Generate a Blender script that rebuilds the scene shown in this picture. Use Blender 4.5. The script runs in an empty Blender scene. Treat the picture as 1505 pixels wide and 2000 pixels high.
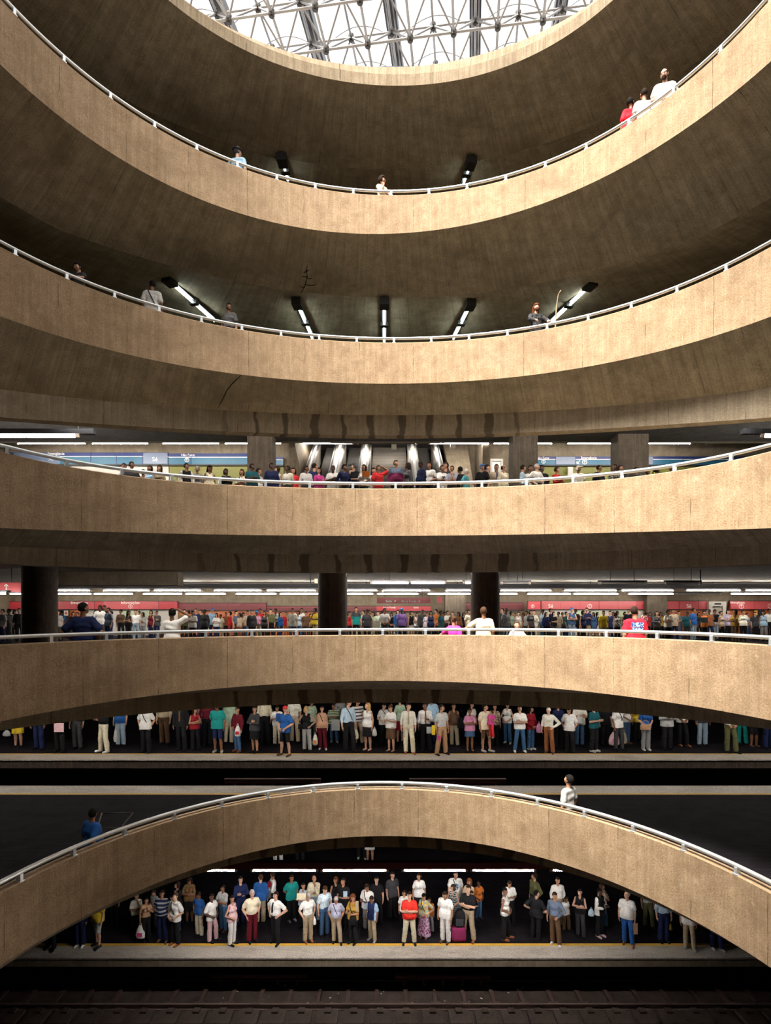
import bpy, math, random
import numpy as np
from mathutils import Vector, Matrix
random.seed(7); rng = np.random.default_rng(7)
SC = bpy.context.scene
COL = SC.collection
PI = math.pi
F, HZ, CX = 1150.0, 1195.0, 755.0      # focal length, horizon row and centre column of the 1505x2000 view

def px2x(px, d): return (px - CX) / F * d
def py2z(py, d): return (HZ - py) / F * d

# ------------------------------------------------------------------ camera
cam = bpy.data.cameras.new('camera'); cam.sensor_fit = 'HORIZONTAL'; cam.sensor_width = 36
cam.lens = F / 1505 * 36; cam.shift_y = (HZ - 1000) / 1505; cam.shift_x = (752.5 - CX) / 1505
cam.clip_end = 400
co = bpy.data.objects.new('camera', cam); COL.objects.link(co)
co.location = (0, 0, 0); co.rotation_euler = (PI / 2, 0, 0); SC.camera = co

# ------------------------------------------------------------------ helpers
def link_mesh(name, me, parent=None):
    o = bpy.data.objects.new(name, me); COL.objects.link(o)
    if parent: o.parent = parent
    return o
def tag(o, label=None, cat=None, group=None, kind=None):
    if label: o['label'] = label
    if cat: o['category'] = cat
    if group: o['group'] = group
    if kind: o['kind'] = kind
    return o
def empty(name, loc=(0, 0, 0), rz=0):
    o = bpy.data.objects.new(name, None); COL.objects.link(o); o.location = loc; o.rotation_euler = (0, 0, rz)
    o.empty_display_size = .1
    return o

class MB:
    """collects simple solids and builds them as one mesh"""
    def __init__(s): s.v = []; s.f = []; s.smooth = []
    def add(s, vs, fs, sm=False):
        n = len(s.v); s.v += [tuple(p) for p in vs]; s.f += [tuple(i + n for i in f) for f in fs]; s.smooth += [sm] * len(fs)
    def box(s, a, b):
        x0, y0, z0 = a; x1, y1, z1 = b
        s.add([(x0,y0,z0),(x1,y0,z0),(x1,y1,z0),(x0,y1,z0),(x0,y0,z1),(x1,y0,z1),(x1,y1,z1),(x0,y1,z1)],
              [(0,3,2,1),(4,5,6,7),(0,1,5,4),(1,2,6,5),(2,3,7,6),(3,0,4,7)])
        return s
    def bar(s, p, q, w, h=None, up=(0, 0, 1)):
        p, q = Vector(p), Vector(q); d = (q - p).normalized(); up = Vector(up)
        if abs(d.dot(up)) > .98: up = Vector((0, 1, 0))
        a = d.cross(up).normalized(); b = a.cross(d).normalized(); h = h or w
        vs = []
        for c in (p, q):
            for i, j in ((-1,-1),(1,-1),(1,1),(-1,1)): vs.append(c + a*w/2*i + b*h/2*j)
        s.add(vs, [(0,1,2,3),(7,6,5,4),(0,4,5,1),(1,5,6,2),(2,6,7,3),(3,7,4,0)])
        return s
    def tube(s, pts, r, n=8, cap=True):
        pts = [Vector(p) for p in pts]; rings = []; ref = Vector((0, 0, 1))
        rr = r if isinstance(r, (list, tuple)) else [r] * len(pts)
        for i, p in enumerate(pts):
            d = (pts[min(i+1, len(pts)-1)] - pts[max(i-1, 0)]).normalized()
            up = ref if abs(d.dot(ref)) < .95 else Vector((0, 1, 0))
            a = d.cross(up).normalized(); b = a.cross(d).normalized()
            rings.append([p + (a*math.cos(2*PI*k/n) + b*math.sin(2*PI*k/n)) * rr[i] for k in range(n)])
        vs = [v for rg in rings for v in rg]; fs = []
        for i in range(len(pts)-1):
            for k in range(n):
                k2 = (k+1) % n; fs.append((i*n+k, (i+1)*n+k, (i+1)*n+k2, i*n+k2))
        s.add(vs, fs, True)
        if cap:
            s.add(rings[0], [tuple(range(n))]); s.add(rings[-1], [tuple(reversed(range(n)))])
        return s
    def build(s, name, mat, parent=None):
        me = bpy.data.meshes.new(name); me.from_pydata(s.v, [], s.f)
        me.polygons.foreach_set('use_smooth', s.smooth); me.materials.append(mat); me.update()
        return link_mesh(name, me, parent)

# ------------------------------------------------------------------ materials
def newmat(name):
    m = bpy.data.materials.new(name); m.use_nodes = True
    nt = m.node_tree; b = nt.nodes['Principled BSDF']; return m, nt, b
def plain(name, col, rough=.6, metal=0, spec=.5):
    m, nt, b = newmat(name)
    b.inputs['Base Color'].default_value = (*col, 1); b.inputs['Roughness'].default_value = rough
    b.inputs['Metallic'].default_value = metal; b.inputs['Specular IOR Level'].default_value = spec
    # faint mottling so that nothing is perfectly flat
    n = nt.nodes.new('ShaderNodeTexNoise'); n.inputs['Scale'].default_value = 9; n.inputs['Detail'].default_value = 4
    tc = nt.nodes.new('ShaderNodeTexCoord'); nt.links.new(tc.outputs['Object'], n.inputs['Vector'])
    mr = nt.nodes.new('ShaderNodeMapRange'); mr.inputs['To Min'].default_value = .86; mr.inputs['To Max'].default_value = 1.1
    nt.links.new(n.outputs['Fac'], mr.inputs['Value'])
    mx = nt.nodes.new('ShaderNodeMix'); mx.data_type = 'RGBA'; mx.blend_type = 'MULTIPLY'; mx.inputs['Factor'].default_value = 1
    mx.inputs['A'].default_value = (*col, 1); nt.links.new(mr.outputs['Result'], mx.inputs['B'])
    nt.links.new(mx.outputs['Result'], b.inputs['Base Color'])
    return m
def emit(name, col, st):
    m, nt, b = newmat(name); b.inputs['Base Color'].default_value = (*col, 1)
    b.inputs['Emission Color'].default_value = (*col, 1); b.inputs['Emission Strength'].default_value = st
    return m

class NT:
    def __init__(s, nt): s.nt = nt
    def n(s, t, ins=None, **kw):
        x = s.nt.nodes.new(t)
        for k, v in kw.items(): setattr(x, k, v)
        for k, v in (ins or {}).items():
            if isinstance(v, bpy.types.NodeSocket): s.nt.links.new(v, x.inputs[k])
            else: x.inputs[k].default_value = v
        return x
    def noise(s, vec, scale, det=5, rough=.6, dist=0):
        return s.n('ShaderNodeTexNoise', {'Vector': vec, 'Scale': scale, 'Detail': det, 'Roughness': rough, 'Distortion': dist}).outputs['Fac']
    def mapr(s, v, a, b, c, d): return s.n('ShaderNodeMapRange', {'Value': v, 'From Min': a, 'From Max': b, 'To Min': c, 'To Max': d}).outputs['Result']
    def math(s, op, a, b=0.0): return s.n('ShaderNodeMath', {0: a, 1: b}, operation=op).outputs[0]
    def mapping(s, vec, sc, loc=(0, 0, 0)): return s.n('ShaderNodeMapping', {'Vector': vec, 'Scale': sc, 'Location': loc}).outputs[0]
    def mix(s, f, a, b, mode='MIX'):
        return s.n('ShaderNodeMix', {'Factor': f, 'A': a, 'B': b}, data_type='RGBA', blend_type=mode).outputs['Result']

def concrete(name, base, dark, light, drip=0, boards=1.0, joints=1.45, use_uv=True, bump=.25, grime=.5, crack=False, seam=False):
    """board-marked cast concrete; u runs along the ring, v up the face, both in metres"""
    m, nt, b = newmat(name); N = NT(nt)
    tc = N.n('ShaderNodeTexCoord')
    uv = tc.outputs['UV' if use_uv else 'Object']
    big = N.noise(uv, .55, 4, .6, .4)
    mid = N.noise(uv, 3.2, 6, .7, .3)
    fine = N.noise(uv, 34, 5, .7)
    grain = N.noise(uv, 120, 2, .6)
    stretch = N.noise(N.mapping(uv, (9, .45, 1)), 1.0, 5, .65, .15)
    streak = N.noise(N.mapping(uv, (26, .8, 1)), 1.0, 3, .6, .1)
    c = N.mix(N.mapr(mid, .35, .68, 0, 1), (*dark, 1), (*base, 1))
    c = N.mix(N.mapr(fine, .47, .68, 0, .55), c, (*light, 1))
    c = N.mix(N.mapr(fine, .46, .30, 0, .6), c, (*[v * .62 for v in dark], 1))
    c = N.mix(N.mapr(stretch, .38, .62, .50 * boards, 0), c, (*[v * .55 for v in dark], 1))
    c = N.mix(N.mapr(streak, .52, .70, 0, .30 * boards), c, (*light, 1))
    c = N.mix(N.mapr(big, .50, .72, 0, grime), c, (*[v * .6 for v in dark], 1))
    c = N.mix(N.mapr(grain, .55, .75, 0, .35), c, (*[v * .5 for v in dark], 1))
    sp = N.n('ShaderNodeSeparateXYZ', {0: uv})
    h = N.math('ADD', N.math('MULTIPLY', fine, .5), N.math('MULTIPLY', streak, .5))
    if joints:
        w = N.math('ADD', sp.outputs[0], N.math('MULTIPLY', N.noise(uv, 2.0, 2), .03))
        fr = N.math('FRACT', N.math('DIVIDE', w, joints))
        line = N.math('LESS_THAN', N.math('ABSOLUTE', N.math('SUBTRACT', fr, .5)), .006)
        brk = N.mapr(N.noise(N.mapping(uv, (.7, 2.2, 1)), 1.0, 3), .42, .6, 0, .75)
        c = N.mix(N.math('MULTIPLY', line, brk), c, (*[v * .35 for v in dark], 1))
    if seam:   # the casting seam along the face and the crusty edge below it
        wv = N.math('ADD', sp.outputs[1], N.math('MULTIPLY', N.noise(N.mapping(uv, (.8, .1, 1)), 1.0, 4), .35))
        ln = N.math('LESS_THAN', N.math('ABSOLUTE', N.math('SUBTRACT', wv, .92)), .007)
        c = N.mix(N.math('MULTIPLY', ln, N.mapr(N.noise(uv, 1.3, 2), .48, .6, 0, .7)), c, (*[v * .4 for v in dark], 1))
        cv = N.mapr(N.noise(N.mapping(uv, (1, 1, 1), (7, 3, 0)), 2.6, 6, .75, 1.5), .60, .66, 0, .32)
        c = N.mix(cv, c, (*light, 1))
    if drip:   # dark damp patches, roughly every 0.75 m, with wavering outlines
        w = N.math('ADD', sp.outputs[0], N.math('MULTIPLY', N.math('SUBTRACT', N.noise(N.mapping(uv, (1.6, .9, 1)), 1.0, 4, .55), .5), .5))
        fr = N.math('ABSOLUTE', N.math('SUBTRACT', N.math('FRACT', N.math('DIVIDE', w, .74)), .5))
        thr = N.mapr(N.noise(N.mapping(uv, (.9, .05, 1), (3.3, 0, 0)), 1.0, 3), .35, .65, .03, .17)
        st = N.mapr(N.math('SUBTRACT', thr, fr), -.02, .03, 0, drip)
        away = N.mapr(N.math('ABSOLUTE', N.math('SUBTRACT', sp.outputs[0], -.3)), 3.2, 4.4, 1, .12)
        st = N.math('MULTIPLY', st, away)
        c = N.mix(st, c, (*[v * .28 for v in dark], 1))
    nt.links.new(c, b.inputs['Base Color'])
    b.inputs['Roughness'].default_value = .85; b.inputs['Specular IOR Level'].default_value = .25
    bp = N.n('ShaderNodeBump', {'Height': h, 'Strength': bump, 'Distance': .02}); nt.links.new(bp.outputs[0], b.inputs['Normal'])
    return m

M = {}
M['parapet'] = concrete('warm_cast_concrete', (.43, .305, .19), (.27, .178, .10), (.57, .435, .30), boards=.6, grime=.55, seam=True, bump=.45)
M['soffit'] = concrete('olive_board_marked_concrete', (.38, .325, .23), (.21, .17, .112), (.47, .41, .305), boards=.8, grime=.75, joints=1.0, bump=.4)
M['beam'] = concrete('stained_beam_concrete', (.37, .31, .225), (.24, .19, .13), (.47, .41, .32), drip=.8, boards=.8, joints=1.5)
M['wallc'] = concrete('hall_wall_concrete', (.28, .23, .17), (.18, .14, .09), (.36, .30, .23), use_uv=False, joints=0, boards=.5)
M['ceilc'] = concrete('hall_ceiling_concrete', (.45, .40, .33), (.30, .25, .19), (.52, .46, .38), use_uv=False, joints=0, boards=.2, grime=.3)
M['rim'] = concrete('pale_rim_concrete', (.31, .245, .165), (.20, .145, .085), (.40, .335, .24), boards=1.3, grime=.45, joints=2.4)
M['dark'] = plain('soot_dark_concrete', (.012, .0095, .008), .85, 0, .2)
M['soot'] = concrete('brown_track_bed', (.055, .038, .030), (.022, .015, .012), (.09, .066, .052), use_uv=False, joints=0, boards=.1, bump=.5)
M['col_dark'] = concrete('shaded_column_concrete', (.10, .07, .055), (.05, .034, .026), (.15, .115, .09), use_uv=False, joints=0)  # dark base holds the columns' backlit shade; also used for the brown lip
M['column'] = concrete('grey_column_concrete', (.15, .12, .092), (.09, .07, .05), (.20, .165, .13), use_uv=False, joints=0)
M['alu'] = plain('brushed_aluminium', (.72, .76, .79), .32, .65)
M['white_metal'] = plain('white_painted_steel', (.72, .71, .68), .4)
M['black_metal'] = plain('black_painted_steel', (.012, .012, .013), .5)
M['steel_dark'] = plain('blue_black_steel', (.035, .04, .055), .45)
M['frame_tube'] = plain('grey_galvanised_tube', (.30, .30, .31), .4, .4)
M['frame_node'] = plain('dark_steel_node', (.05, .048, .048), .5, .3)
M['tube_on'] = emit('fluorescent_tube_lit', (1, .94, .85), 150)
M['tube_low'] = emit('fluorescent_tube_lit_cool', (1, .96, .90), 270)
M['tube_green'] = emit('greenish_fluorescent_lit', (.86, 1, .93), 22)
M['tube_off'] = plain('fluorescent_tube_unlit', (.55, .52, .48), .3)
M['housing'] = plain('lamp_housing', (.035, .035, .042), .5)
M['cap'] = plain('lamp_end_cap', (.45, .38, .33), .5)
M['yellow'] = plain('yellow_floor_line', (.70, .40, .04), .5)
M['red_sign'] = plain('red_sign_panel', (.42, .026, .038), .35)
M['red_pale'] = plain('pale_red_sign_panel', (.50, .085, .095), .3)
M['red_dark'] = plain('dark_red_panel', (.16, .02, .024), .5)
M['orange'] = plain('orange_wall_panel', (.42, .11, .03), .45)
M['white_panel'] = plain('white_wall_panel', (.52, .49, .43), .5)
M['blue'] = plain('teal_blue_sign_panel', (.014, .12, .21), .4)
M['blue_dark'] = plain('dark_blue_sign_panel', (.012, .028, .14), .4)
M['blue_pale'] = plain('pale_lilac_sign_panel', (.17, .21, .31), .35)
M['olive_wall'] = plain('yellow_green_wall_panel', (.17, .165, .02), .5)
M['letter'] = plain('pale_sign_lettering', (.85, .82, .78), .5)
M['chrome'] = plain('escalator_steel', (.30, .265, .22), .5, .3)
M['nosing'] = plain('lit_stair_nosing', (.15, .125, .10), .6)  # lighter than the steps: light on the treads put into the colour
M['step'] = plain('escalator_step', (.075, .065, .055), .5)
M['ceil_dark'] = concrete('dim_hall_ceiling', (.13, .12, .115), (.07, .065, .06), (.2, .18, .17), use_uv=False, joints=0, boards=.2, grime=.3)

def rubber():
    m, nt, b = newmat('dark_studded_rubber_floor'); N = NT(nt)
    tc = N.n('ShaderNodeTexCoord'); o = tc.outputs['Object']
    sp = N.n('ShaderNodeSeparateXYZ', {0: o})
    u = N.math('ADD', sp.outputs[0], sp.outputs[1]); v = N.math('SUBTRACT', sp.outputs[0], sp.outputs[1])
    su = N.math('SINE', N.math('MULTIPLY', u, 48)); sv = N.math('SINE', N.math('MULTIPLY', v, 48))
    dot = N.mapr(N.math('MULTIPLY', su, sv), .2, .7, 0, 1)
    nz = N.noise(o, 2.2, 5, .6)
    c = N.mix(N.mapr(nz, .3, .7, 0, 1), (.010, .008, .010, 1), (.020, .017, .021, 1))
    c = N.mix(N.math('MULTIPLY', dot, .5), c, (.050, .043, .052, 1))
    sc = N.mapr(N.noise(o, 7.5, 3, .8, 1.0), .70, .76, 0, .5)
    c = N.mix(sc, c, (.035, .03, .03, 1))
    nt.links.new(c, b.inputs['Base Color']); b.inputs['Roughness'].default_value = .75; b.inputs['Specular IOR Level'].default_value = .02
    bp = N.n('ShaderNodeBump', {'Height': dot, 'Strength': .4, 'Distance': .01}); nt.links.new(bp.outputs[0], b.inputs['Normal'])
    return m
M['rubber'] = rubber()
def granite():
    m, nt, b = newmat('speckled_granite_edge'); N = NT(nt)
    o = N.n('ShaderNodeTexCoord').outputs['Object']
    a = N.noise(o, 28, 4, .8); w = N.noise(N.mapping(o, (.6, 1.5, 1)), 1.6, 5, .7, .5)
    c = N.mix(N.mapr(a, .40, .60, 0, 1), (.27, .235, .20, 1), (.66, .60, .53, 1))
    c = N.mix(N.mapr(w, .45, .7, 0, .55), c, (.16, .13, .11, 1))
    nt.links.new(c, b.inputs['Base Color']); b.inputs['Roughness'].default_value = .38
    return m
M['granite'] = granite()
# ------------------------------------------------------------------ the rings (centre y, radius, post step, first post)
RINGS = {0:(8.502,6.898,0,0), 1:(8.318,7.321,0.13660,-1.07698), 2:(6.807,9.031,0.11073,-0.97516),
         3:(4.762,9.048,0.11052,-0.86133), 4:(6.415,7.388,0.13535,-0.96041), 5:(7.724,5.621,0.17790,-1.36171)}
CURVES = {
 (0,'top'):(-0.67,0.72,[0.2141,-0.0157,-0.4517,-0.0503,14.4154]),
 (0,'bot'):(-0.80,0.82,[0.5617,0.1822,-0.3639,-0.2119,13.7650]),
 (0,'crease'):(-0.79,0.62,[-0.5448,0.0039,13.3864]),
 (1,'rail'):(-1.23,1.23,[0.1277,0.0820,-0.1961,-0.1043,11.2004]),
 (1,'bot'):(-1.25,1.25,[0.0354,-0.0927,-0.1410,0.1838,10.0409]),
 (1,'crease'):(-0.96,0.95,[-0.0540,0.0996,-0.5389,-0.0907,9.3661]),
 (2,'rail'):(-1.01,1.00,[0.3691,0.0823,-0.3837,-0.0693,7.3727]),
 (2,'bot'):(-1.01,1.00,[0.2050,0.0168,-0.4942,-0.0117,6.1369]),
 (2,'crease'):(-0.97,0.96,[0.1099,0.0534,-1.0180,-0.0203,5.5891]),
 (2,'beam'):(-0.97,0.96,[-0.0246,0.0076,-0.9489,-0.0074,5.0221]),
 (3,'rail'):(-0.87,0.87,[0.6189,-0.0053,-0.4739,0.0117,3.0188]),
 (3,'bot'):(-0.87,0.87,[0.0061,-0.0301,-0.3705,0.0221,1.7823]),
 (3,'crease'):(-0.85,0.84,[0.0774,-0.0101,-0.2782,0.0230,1.4348]),
 (3,'beam'):(-0.85,0.84,[0.0785,-0.0544,-0.1463,0.0335,0.9956]),
 (4,'rail'):(-1.08,1.07,[-0.0462,-0.0245,0.0370,0.0246,-0.4168]),
 (4,'bot'):(-1.08,1.07,[0.0020,0.0076,-0.1956,-0.0042,-1.6181]),
 (4,'crease'):(-0.48,0.66,[0.2820,-0.0199,-1.9209]),
 (4,'beam'):(-1.03,1.02,[0.0003,0.0171,0.1029,-0.0090,-2.2512]),
 (5,'rail'):(-1.44,1.43,[0.0527,0.0095,-0.1335,-0.0255,-3.8850]),
 (5,'bot'):(-1.44,1.43,[0.0859,-0.0092,-0.1990,0.0003,-5.0795]),
 (5,'beam'):(-0.66,0.88,[-0.0161,0.0287,0.0240,-0.0284,-5.5312])}
def zc(k, n, off=0.0):
    lo, hi, c = CURVES[(k, n)]
    zl, zh = np.polyval(c, lo), np.polyval(c, hi); zm = (zl + zh) / 2
    def f(ph):
        if ph < lo: t = min(1, (lo - ph) / (PI + lo)); z = zl + (zm - zl) * t
        elif ph > hi: t = min(1, (ph - hi) / (PI - hi)); z = zh + (zm - zh) * t
        else: z = np.polyval(c, ph)
        return float(z) + off
    return f
XW, YB = 24.0, -12.0
def rect_r(k, ymax):
    C = RINGS[k][0]
    def f(ph):
        s, c = math.sin(ph), math.cos(ph); t = 1e9
        if abs(s) > 1e-6: t = min(t, XW / abs(s))
        if c > 1e-6: t = min(t, (ymax - C) / c)
        if c < -1e-6: t = min(t, (YB - C) / c)
        return t
    return f
def lathe(name, k, prof, mat, parent=None, n=288, corners=(), name_mat=None):
    """prof: list of (radius or r(phi), z or z(phi)) from one edge to the other; each strip has its own vertices"""
    C, R = RINGS[k][:2]
    phs = [-PI + 2 * PI * i / n for i in range(n)]
    for ymax in corners:   # exact rectangle corners
        for sx in (-1, 1):
            phs += [math.atan2(sx * XW, ymax - C), math.atan2(sx * XW, YB - C)]
    phs = sorted(phs); n = len(phs)
    ev = lambda f, p: f(p) if callable(f) else f
    V, Fc, UV = [], [], []
    v0 = 0.0
    for j in range(len(prof) - 1):
        (ra, za), (rb, zb) = prof[j], prof[j + 1]; base = len(V)
        L = math.hypot(ev(ra, 0) - ev(rb, 0), ev(za, 0) - ev(zb, 0))
        for p in phs:
            for r, z in ((ra, za), (rb, zb)):
                rr, zz = ev(r, p), ev(z, p); V.append((rr * math.sin(p), C + rr * math.cos(p), zz))
        for i in range(n):
            i2 = (i + 1) % n; Fc.append((base + 2*i, base + 2*i + 1, base + 2*i2 + 1, base + 2*i2))
            u0 = R * phs[i]; u1 = R * (phs[i2] if i2 else phs[0] + 2 * PI)
            UV += [(u0, v0 + L), (u0, v0), (u1, v0), (u1, v0 + L)]
        v0 += L + .37
    me = bpy.data.meshes.new(name); me.from_pydata(V, [], Fc)
    uvl = me.uv_layers.new(name='UVMap'); uvl.data.foreach_set('uv', [c for t in UV for c in t])
    me.polygons.foreach_set('use_smooth', [True] * len(Fc)); me.materials.append(mat); me.update()
    return link_mesh(name, me, parent)

LAB = {0:'pale concrete rim of the round skylight opening, topmost ring',
       1:'curved concrete balcony wall just under the skylight, uppermost walkway',
       2:'curved concrete balcony wall with four ceiling-lit people above it, second walkway from the top',
       3:'curved concrete balcony wall in front of the blue-walled concourse',
       4:'curved concrete balcony wall in front of the red-walled platform at eye level',
       5:'lowest curved concrete balcony wall, arched over the bottom platform'}
RAILLAB = {1:'aluminium handrail on the uppermost curved walkway', 2:'aluminium handrail on the second curved walkway from the top',
           3:'aluminium handrail in front of the blue-walled concourse', 4:'aluminium handrail in front of the red-walled platform',
           5:'aluminium handrail along the lowest arched walkway'}
TH = .17
LVL = {0: 'above the uppermost walkway', 1: 'at the uppermost walkway', 2: 'at the second walkway', 3: 'at the blue concourse level', 4: 'at the red platform level', 5: 'at the lowest balcony'}
def S_(name, k, prof, mat, corners=()):
    o = lathe(name, k, prof, mat, None, corners=corners); o['kind'] = 'structure'; o['category'] = name.split('_')[0]
    o['label'] = 'dim concrete %s around the round shaft %s' % (name.split('_')[0], LVL[k]); return o
FLOOR = {1: 10.25, 2: 6.5, 3: 2.05, 4: -1.5, 5: -5.1}
def ring_root(k):
    e = empty('ring_balcony' if k else 'skylight_rim', (0, RINGS[k][0], 0)); tag(e, LAB[k], 'balcony' if k else 'skylight rim')
    return e
def rebase(e):
    for ch in [o for o in COL.objects if o.parent == e]:
        ch.location = -e.location
roots = {}
for k in range(6):
    C, R = RINGS[k][:2]; e = ring_root(k); roots[k] = e
    if k == 0:
        lathe('rim_band', 0, [(R, zc(0,'bot', .30)), (R, zc(0,'bot'))], M['rim'], e)
        lathe('rim_ledge', 0, [(R + .18, zc(0,'top')), (R + .12, zc(0,'bot', .34)), (R, zc(0,'bot', .30))], M['rim'], e)
        lathe('soffit', 0, [(R, zc(0,'bot')), (R + 2.4, zc(0,'crease'))], M['soffit'], e)
        S_('ceiling_walkway', 0, [(R + 2.4, zc(0,'crease')), (R + 6.2, 13.45)], M['soffit'])
        S_('ceiling_roof', 0, [(R + .18, zc(0,'top')), (rect_r(0, 22), 14.45)], M['wallc'], corners=(22,))
    else:
        top = zc(k, 'rail', -.125)
        lathe('parapet', k, [(R + TH, FLOOR[k] - .02), (R + TH, top), (R + .015, top), (R, zc(k,'rail', -.14)), (R, zc(k,'bot'))], M['parapet'], e)
        if k == 1:
            lathe('soffit', 1, [(R, zc(1,'bot')), (R + 1.9, zc(1,'crease'))], M['soffit'], e)
            S_('ceiling_walkway', 1, [(R + 1.9, zc(1,'crease')), (R + 7.0, 9.42)], M['soffit'])
            S_('floor_walkway', 1, [(R + TH, FLOOR[1]), (R + 7.0, FLOOR[1])], M['wallc'])
        if k == 2:
            lathe('soffit', 2, [(R, zc(2,'bot')), (R + .9, zc(2,'crease'))], M['soffit'], e)
            lathe('edge_beam', 2, [(R + .9, zc(2,'crease')), (R + .9, zc(2,'beam')), (R + 1.25, zc(2,'beam')), (R + 1.25, 6.2)], M['beam'], e)
            S_('floor_walkway', 2, [(R + TH, FLOOR[2]), (R + 7.0, FLOOR[2])], M['wallc'])
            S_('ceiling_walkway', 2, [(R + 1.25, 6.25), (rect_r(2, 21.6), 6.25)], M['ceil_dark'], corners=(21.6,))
        if k == 3:
            lathe('soffit', 3, [(R, zc(3,'bot')), (R + .9, zc(3,'crease'))], M['soffit'], e)
            lathe('edge_beam', 3, [(R + .9, zc(3,'crease')), (R + .9, zc(3,'beam')), (R + 1.3, zc(3,'beam')), (R + 1.3, 1.5)], M['beam'], e)
            S_('floor_walkway', 3, [(R + TH, FLOOR[3]), (rect_r(3, 16.2), FLOOR[3])], M['wallc'], corners=(16.2,))
            S_('ceiling_walkway', 3, [(R + 1.3, 1.5), (rect_r(3, 38), 1.5)], M['ceilc'], corners=(38,))
        if k == 4:
            lathe('soffit', 4, [(R, zc(4,'bot')), (R + .8, zc(4,'crease'))], M['ceilc'], e)
            lathe('edge_beam', 4, [(R + .8, zc(4,'crease')), (R + .8, zc(4,'beam')), (R + 1.2, zc(4,'beam')), (R + 1.2, -1.9)], M['beam'], e)
            S_('floor_walkway', 4, [(R + TH, FLOOR[4]), (rect_r(4, 38), FLOOR[4])], M['rubber'], corners=(38,))
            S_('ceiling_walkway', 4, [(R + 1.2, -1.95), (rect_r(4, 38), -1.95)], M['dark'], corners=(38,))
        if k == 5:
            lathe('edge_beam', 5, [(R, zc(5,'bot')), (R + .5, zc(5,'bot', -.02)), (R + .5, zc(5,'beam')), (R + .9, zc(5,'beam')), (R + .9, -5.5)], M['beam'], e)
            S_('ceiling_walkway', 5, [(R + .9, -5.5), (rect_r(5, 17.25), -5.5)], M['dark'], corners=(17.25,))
        # handrail: pipe on stub posts
        h = empty('handrail', (0, C, 0)); tag(h, RAILLAB[k], 'handrail')
        zr = zc(k, 'rail'); m = MB(); n = 300; off = .05
        pts = [((R + off) * math.sin(-PI + 2*PI*i/n), C + (R + off) * math.cos(-PI + 2*PI*i/n), zr(-PI + 2*PI*i/n)) for i in range(n + 1)]
        m.tube(pts, .036, 10, cap=False); m.build('rail', M['alu'], h)
        a, a0 = RINGS[k][2:]
        i0 = -int((a0 + 1.75) / a) if False else 0
        phs = []; p = a0
        while p > -1.75: p -= a
        while p < 1.75:
            p += a; phs.append(p)
        m0 = MB(); m0.box((-.028, -.04, -.19), (.028, .04, -.02)); m0.box((-.045, -.05, -.135), (.045, .05, -.118))
        src = None
        for p in phs:
            if src is None: po = m0.build('post', M['alu'], h); src = po
            else: po = src.copy(); COL.objects.link(po); po.parent = h
            po.location = ((R + off) * math.sin(p), C + (R + off) * math.cos(p), zr(p)); po.rotation_euler = (0, 0, -p)
        rebase_list = [o for o in COL.objects if o.parent == h]
        for o in rebase_list: o.location = Vector(o.location) - h.location
    rebase(e)

# ------------------------------------------------------------------ island platform floor at the lowest ring, pits and platforms
def lathe_floor(name, k, r0, ymax, z, mat):
    C = RINGS[k][0]; return lathe(name, k, [(r0, z), (rect_r(k, ymax), z)], mat, corners=(ymax,))
def struct(o, label=None, cat=None):
    o['kind'] = 'structure'
    if label: o['label'] = label; o['category'] = cat or o.name.split('.')[0].replace('_', ' ')
    return o
o = lathe_floor('floor', 5, RINGS[5][1] + TH, 16.42, -5.1, M['rubber']); struct(o, 'dark studded rubber floor around the lowest balcony', 'floor')
def boxo(name, a, b, mat, label=None, cat=None, st=True, parent=None):
    m = MB(); m.box(a, b); o = m.build(name, mat, parent)
    if st: struct(o, label, cat)
    elif label: tag(o, label, cat)
    return o
boxo('trim_1', (-XW, 16.42, -5.13), (XW, 16.53, -5.095), M['yellow'], 'yellow safety line on the island platform', 'floor line')
boxo('trim_2', (-XW, 16.53, -5.35), (XW, 17.28, -5.1), M['granite'], 'speckled granite edge strip of the island platform', 'platform edge')
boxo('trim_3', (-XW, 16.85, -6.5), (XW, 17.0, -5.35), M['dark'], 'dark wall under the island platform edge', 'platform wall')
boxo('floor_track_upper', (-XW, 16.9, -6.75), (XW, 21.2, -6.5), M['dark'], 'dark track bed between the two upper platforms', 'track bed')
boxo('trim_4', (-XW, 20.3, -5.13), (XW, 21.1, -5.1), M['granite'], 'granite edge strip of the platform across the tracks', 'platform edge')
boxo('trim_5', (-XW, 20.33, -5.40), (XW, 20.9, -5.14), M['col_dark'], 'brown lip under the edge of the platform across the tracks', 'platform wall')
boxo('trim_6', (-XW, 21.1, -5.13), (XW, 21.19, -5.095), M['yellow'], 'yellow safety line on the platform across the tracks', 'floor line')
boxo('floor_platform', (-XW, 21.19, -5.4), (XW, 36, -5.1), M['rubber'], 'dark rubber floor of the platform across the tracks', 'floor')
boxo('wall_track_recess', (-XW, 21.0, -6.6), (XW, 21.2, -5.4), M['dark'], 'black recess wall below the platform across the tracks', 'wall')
boxo('wall_platform_back', (-XW, 36, -5.4), (XW, 36.3, -1.9), M['dark'], 'black wall behind the platform across the tracks', 'wall')
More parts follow.
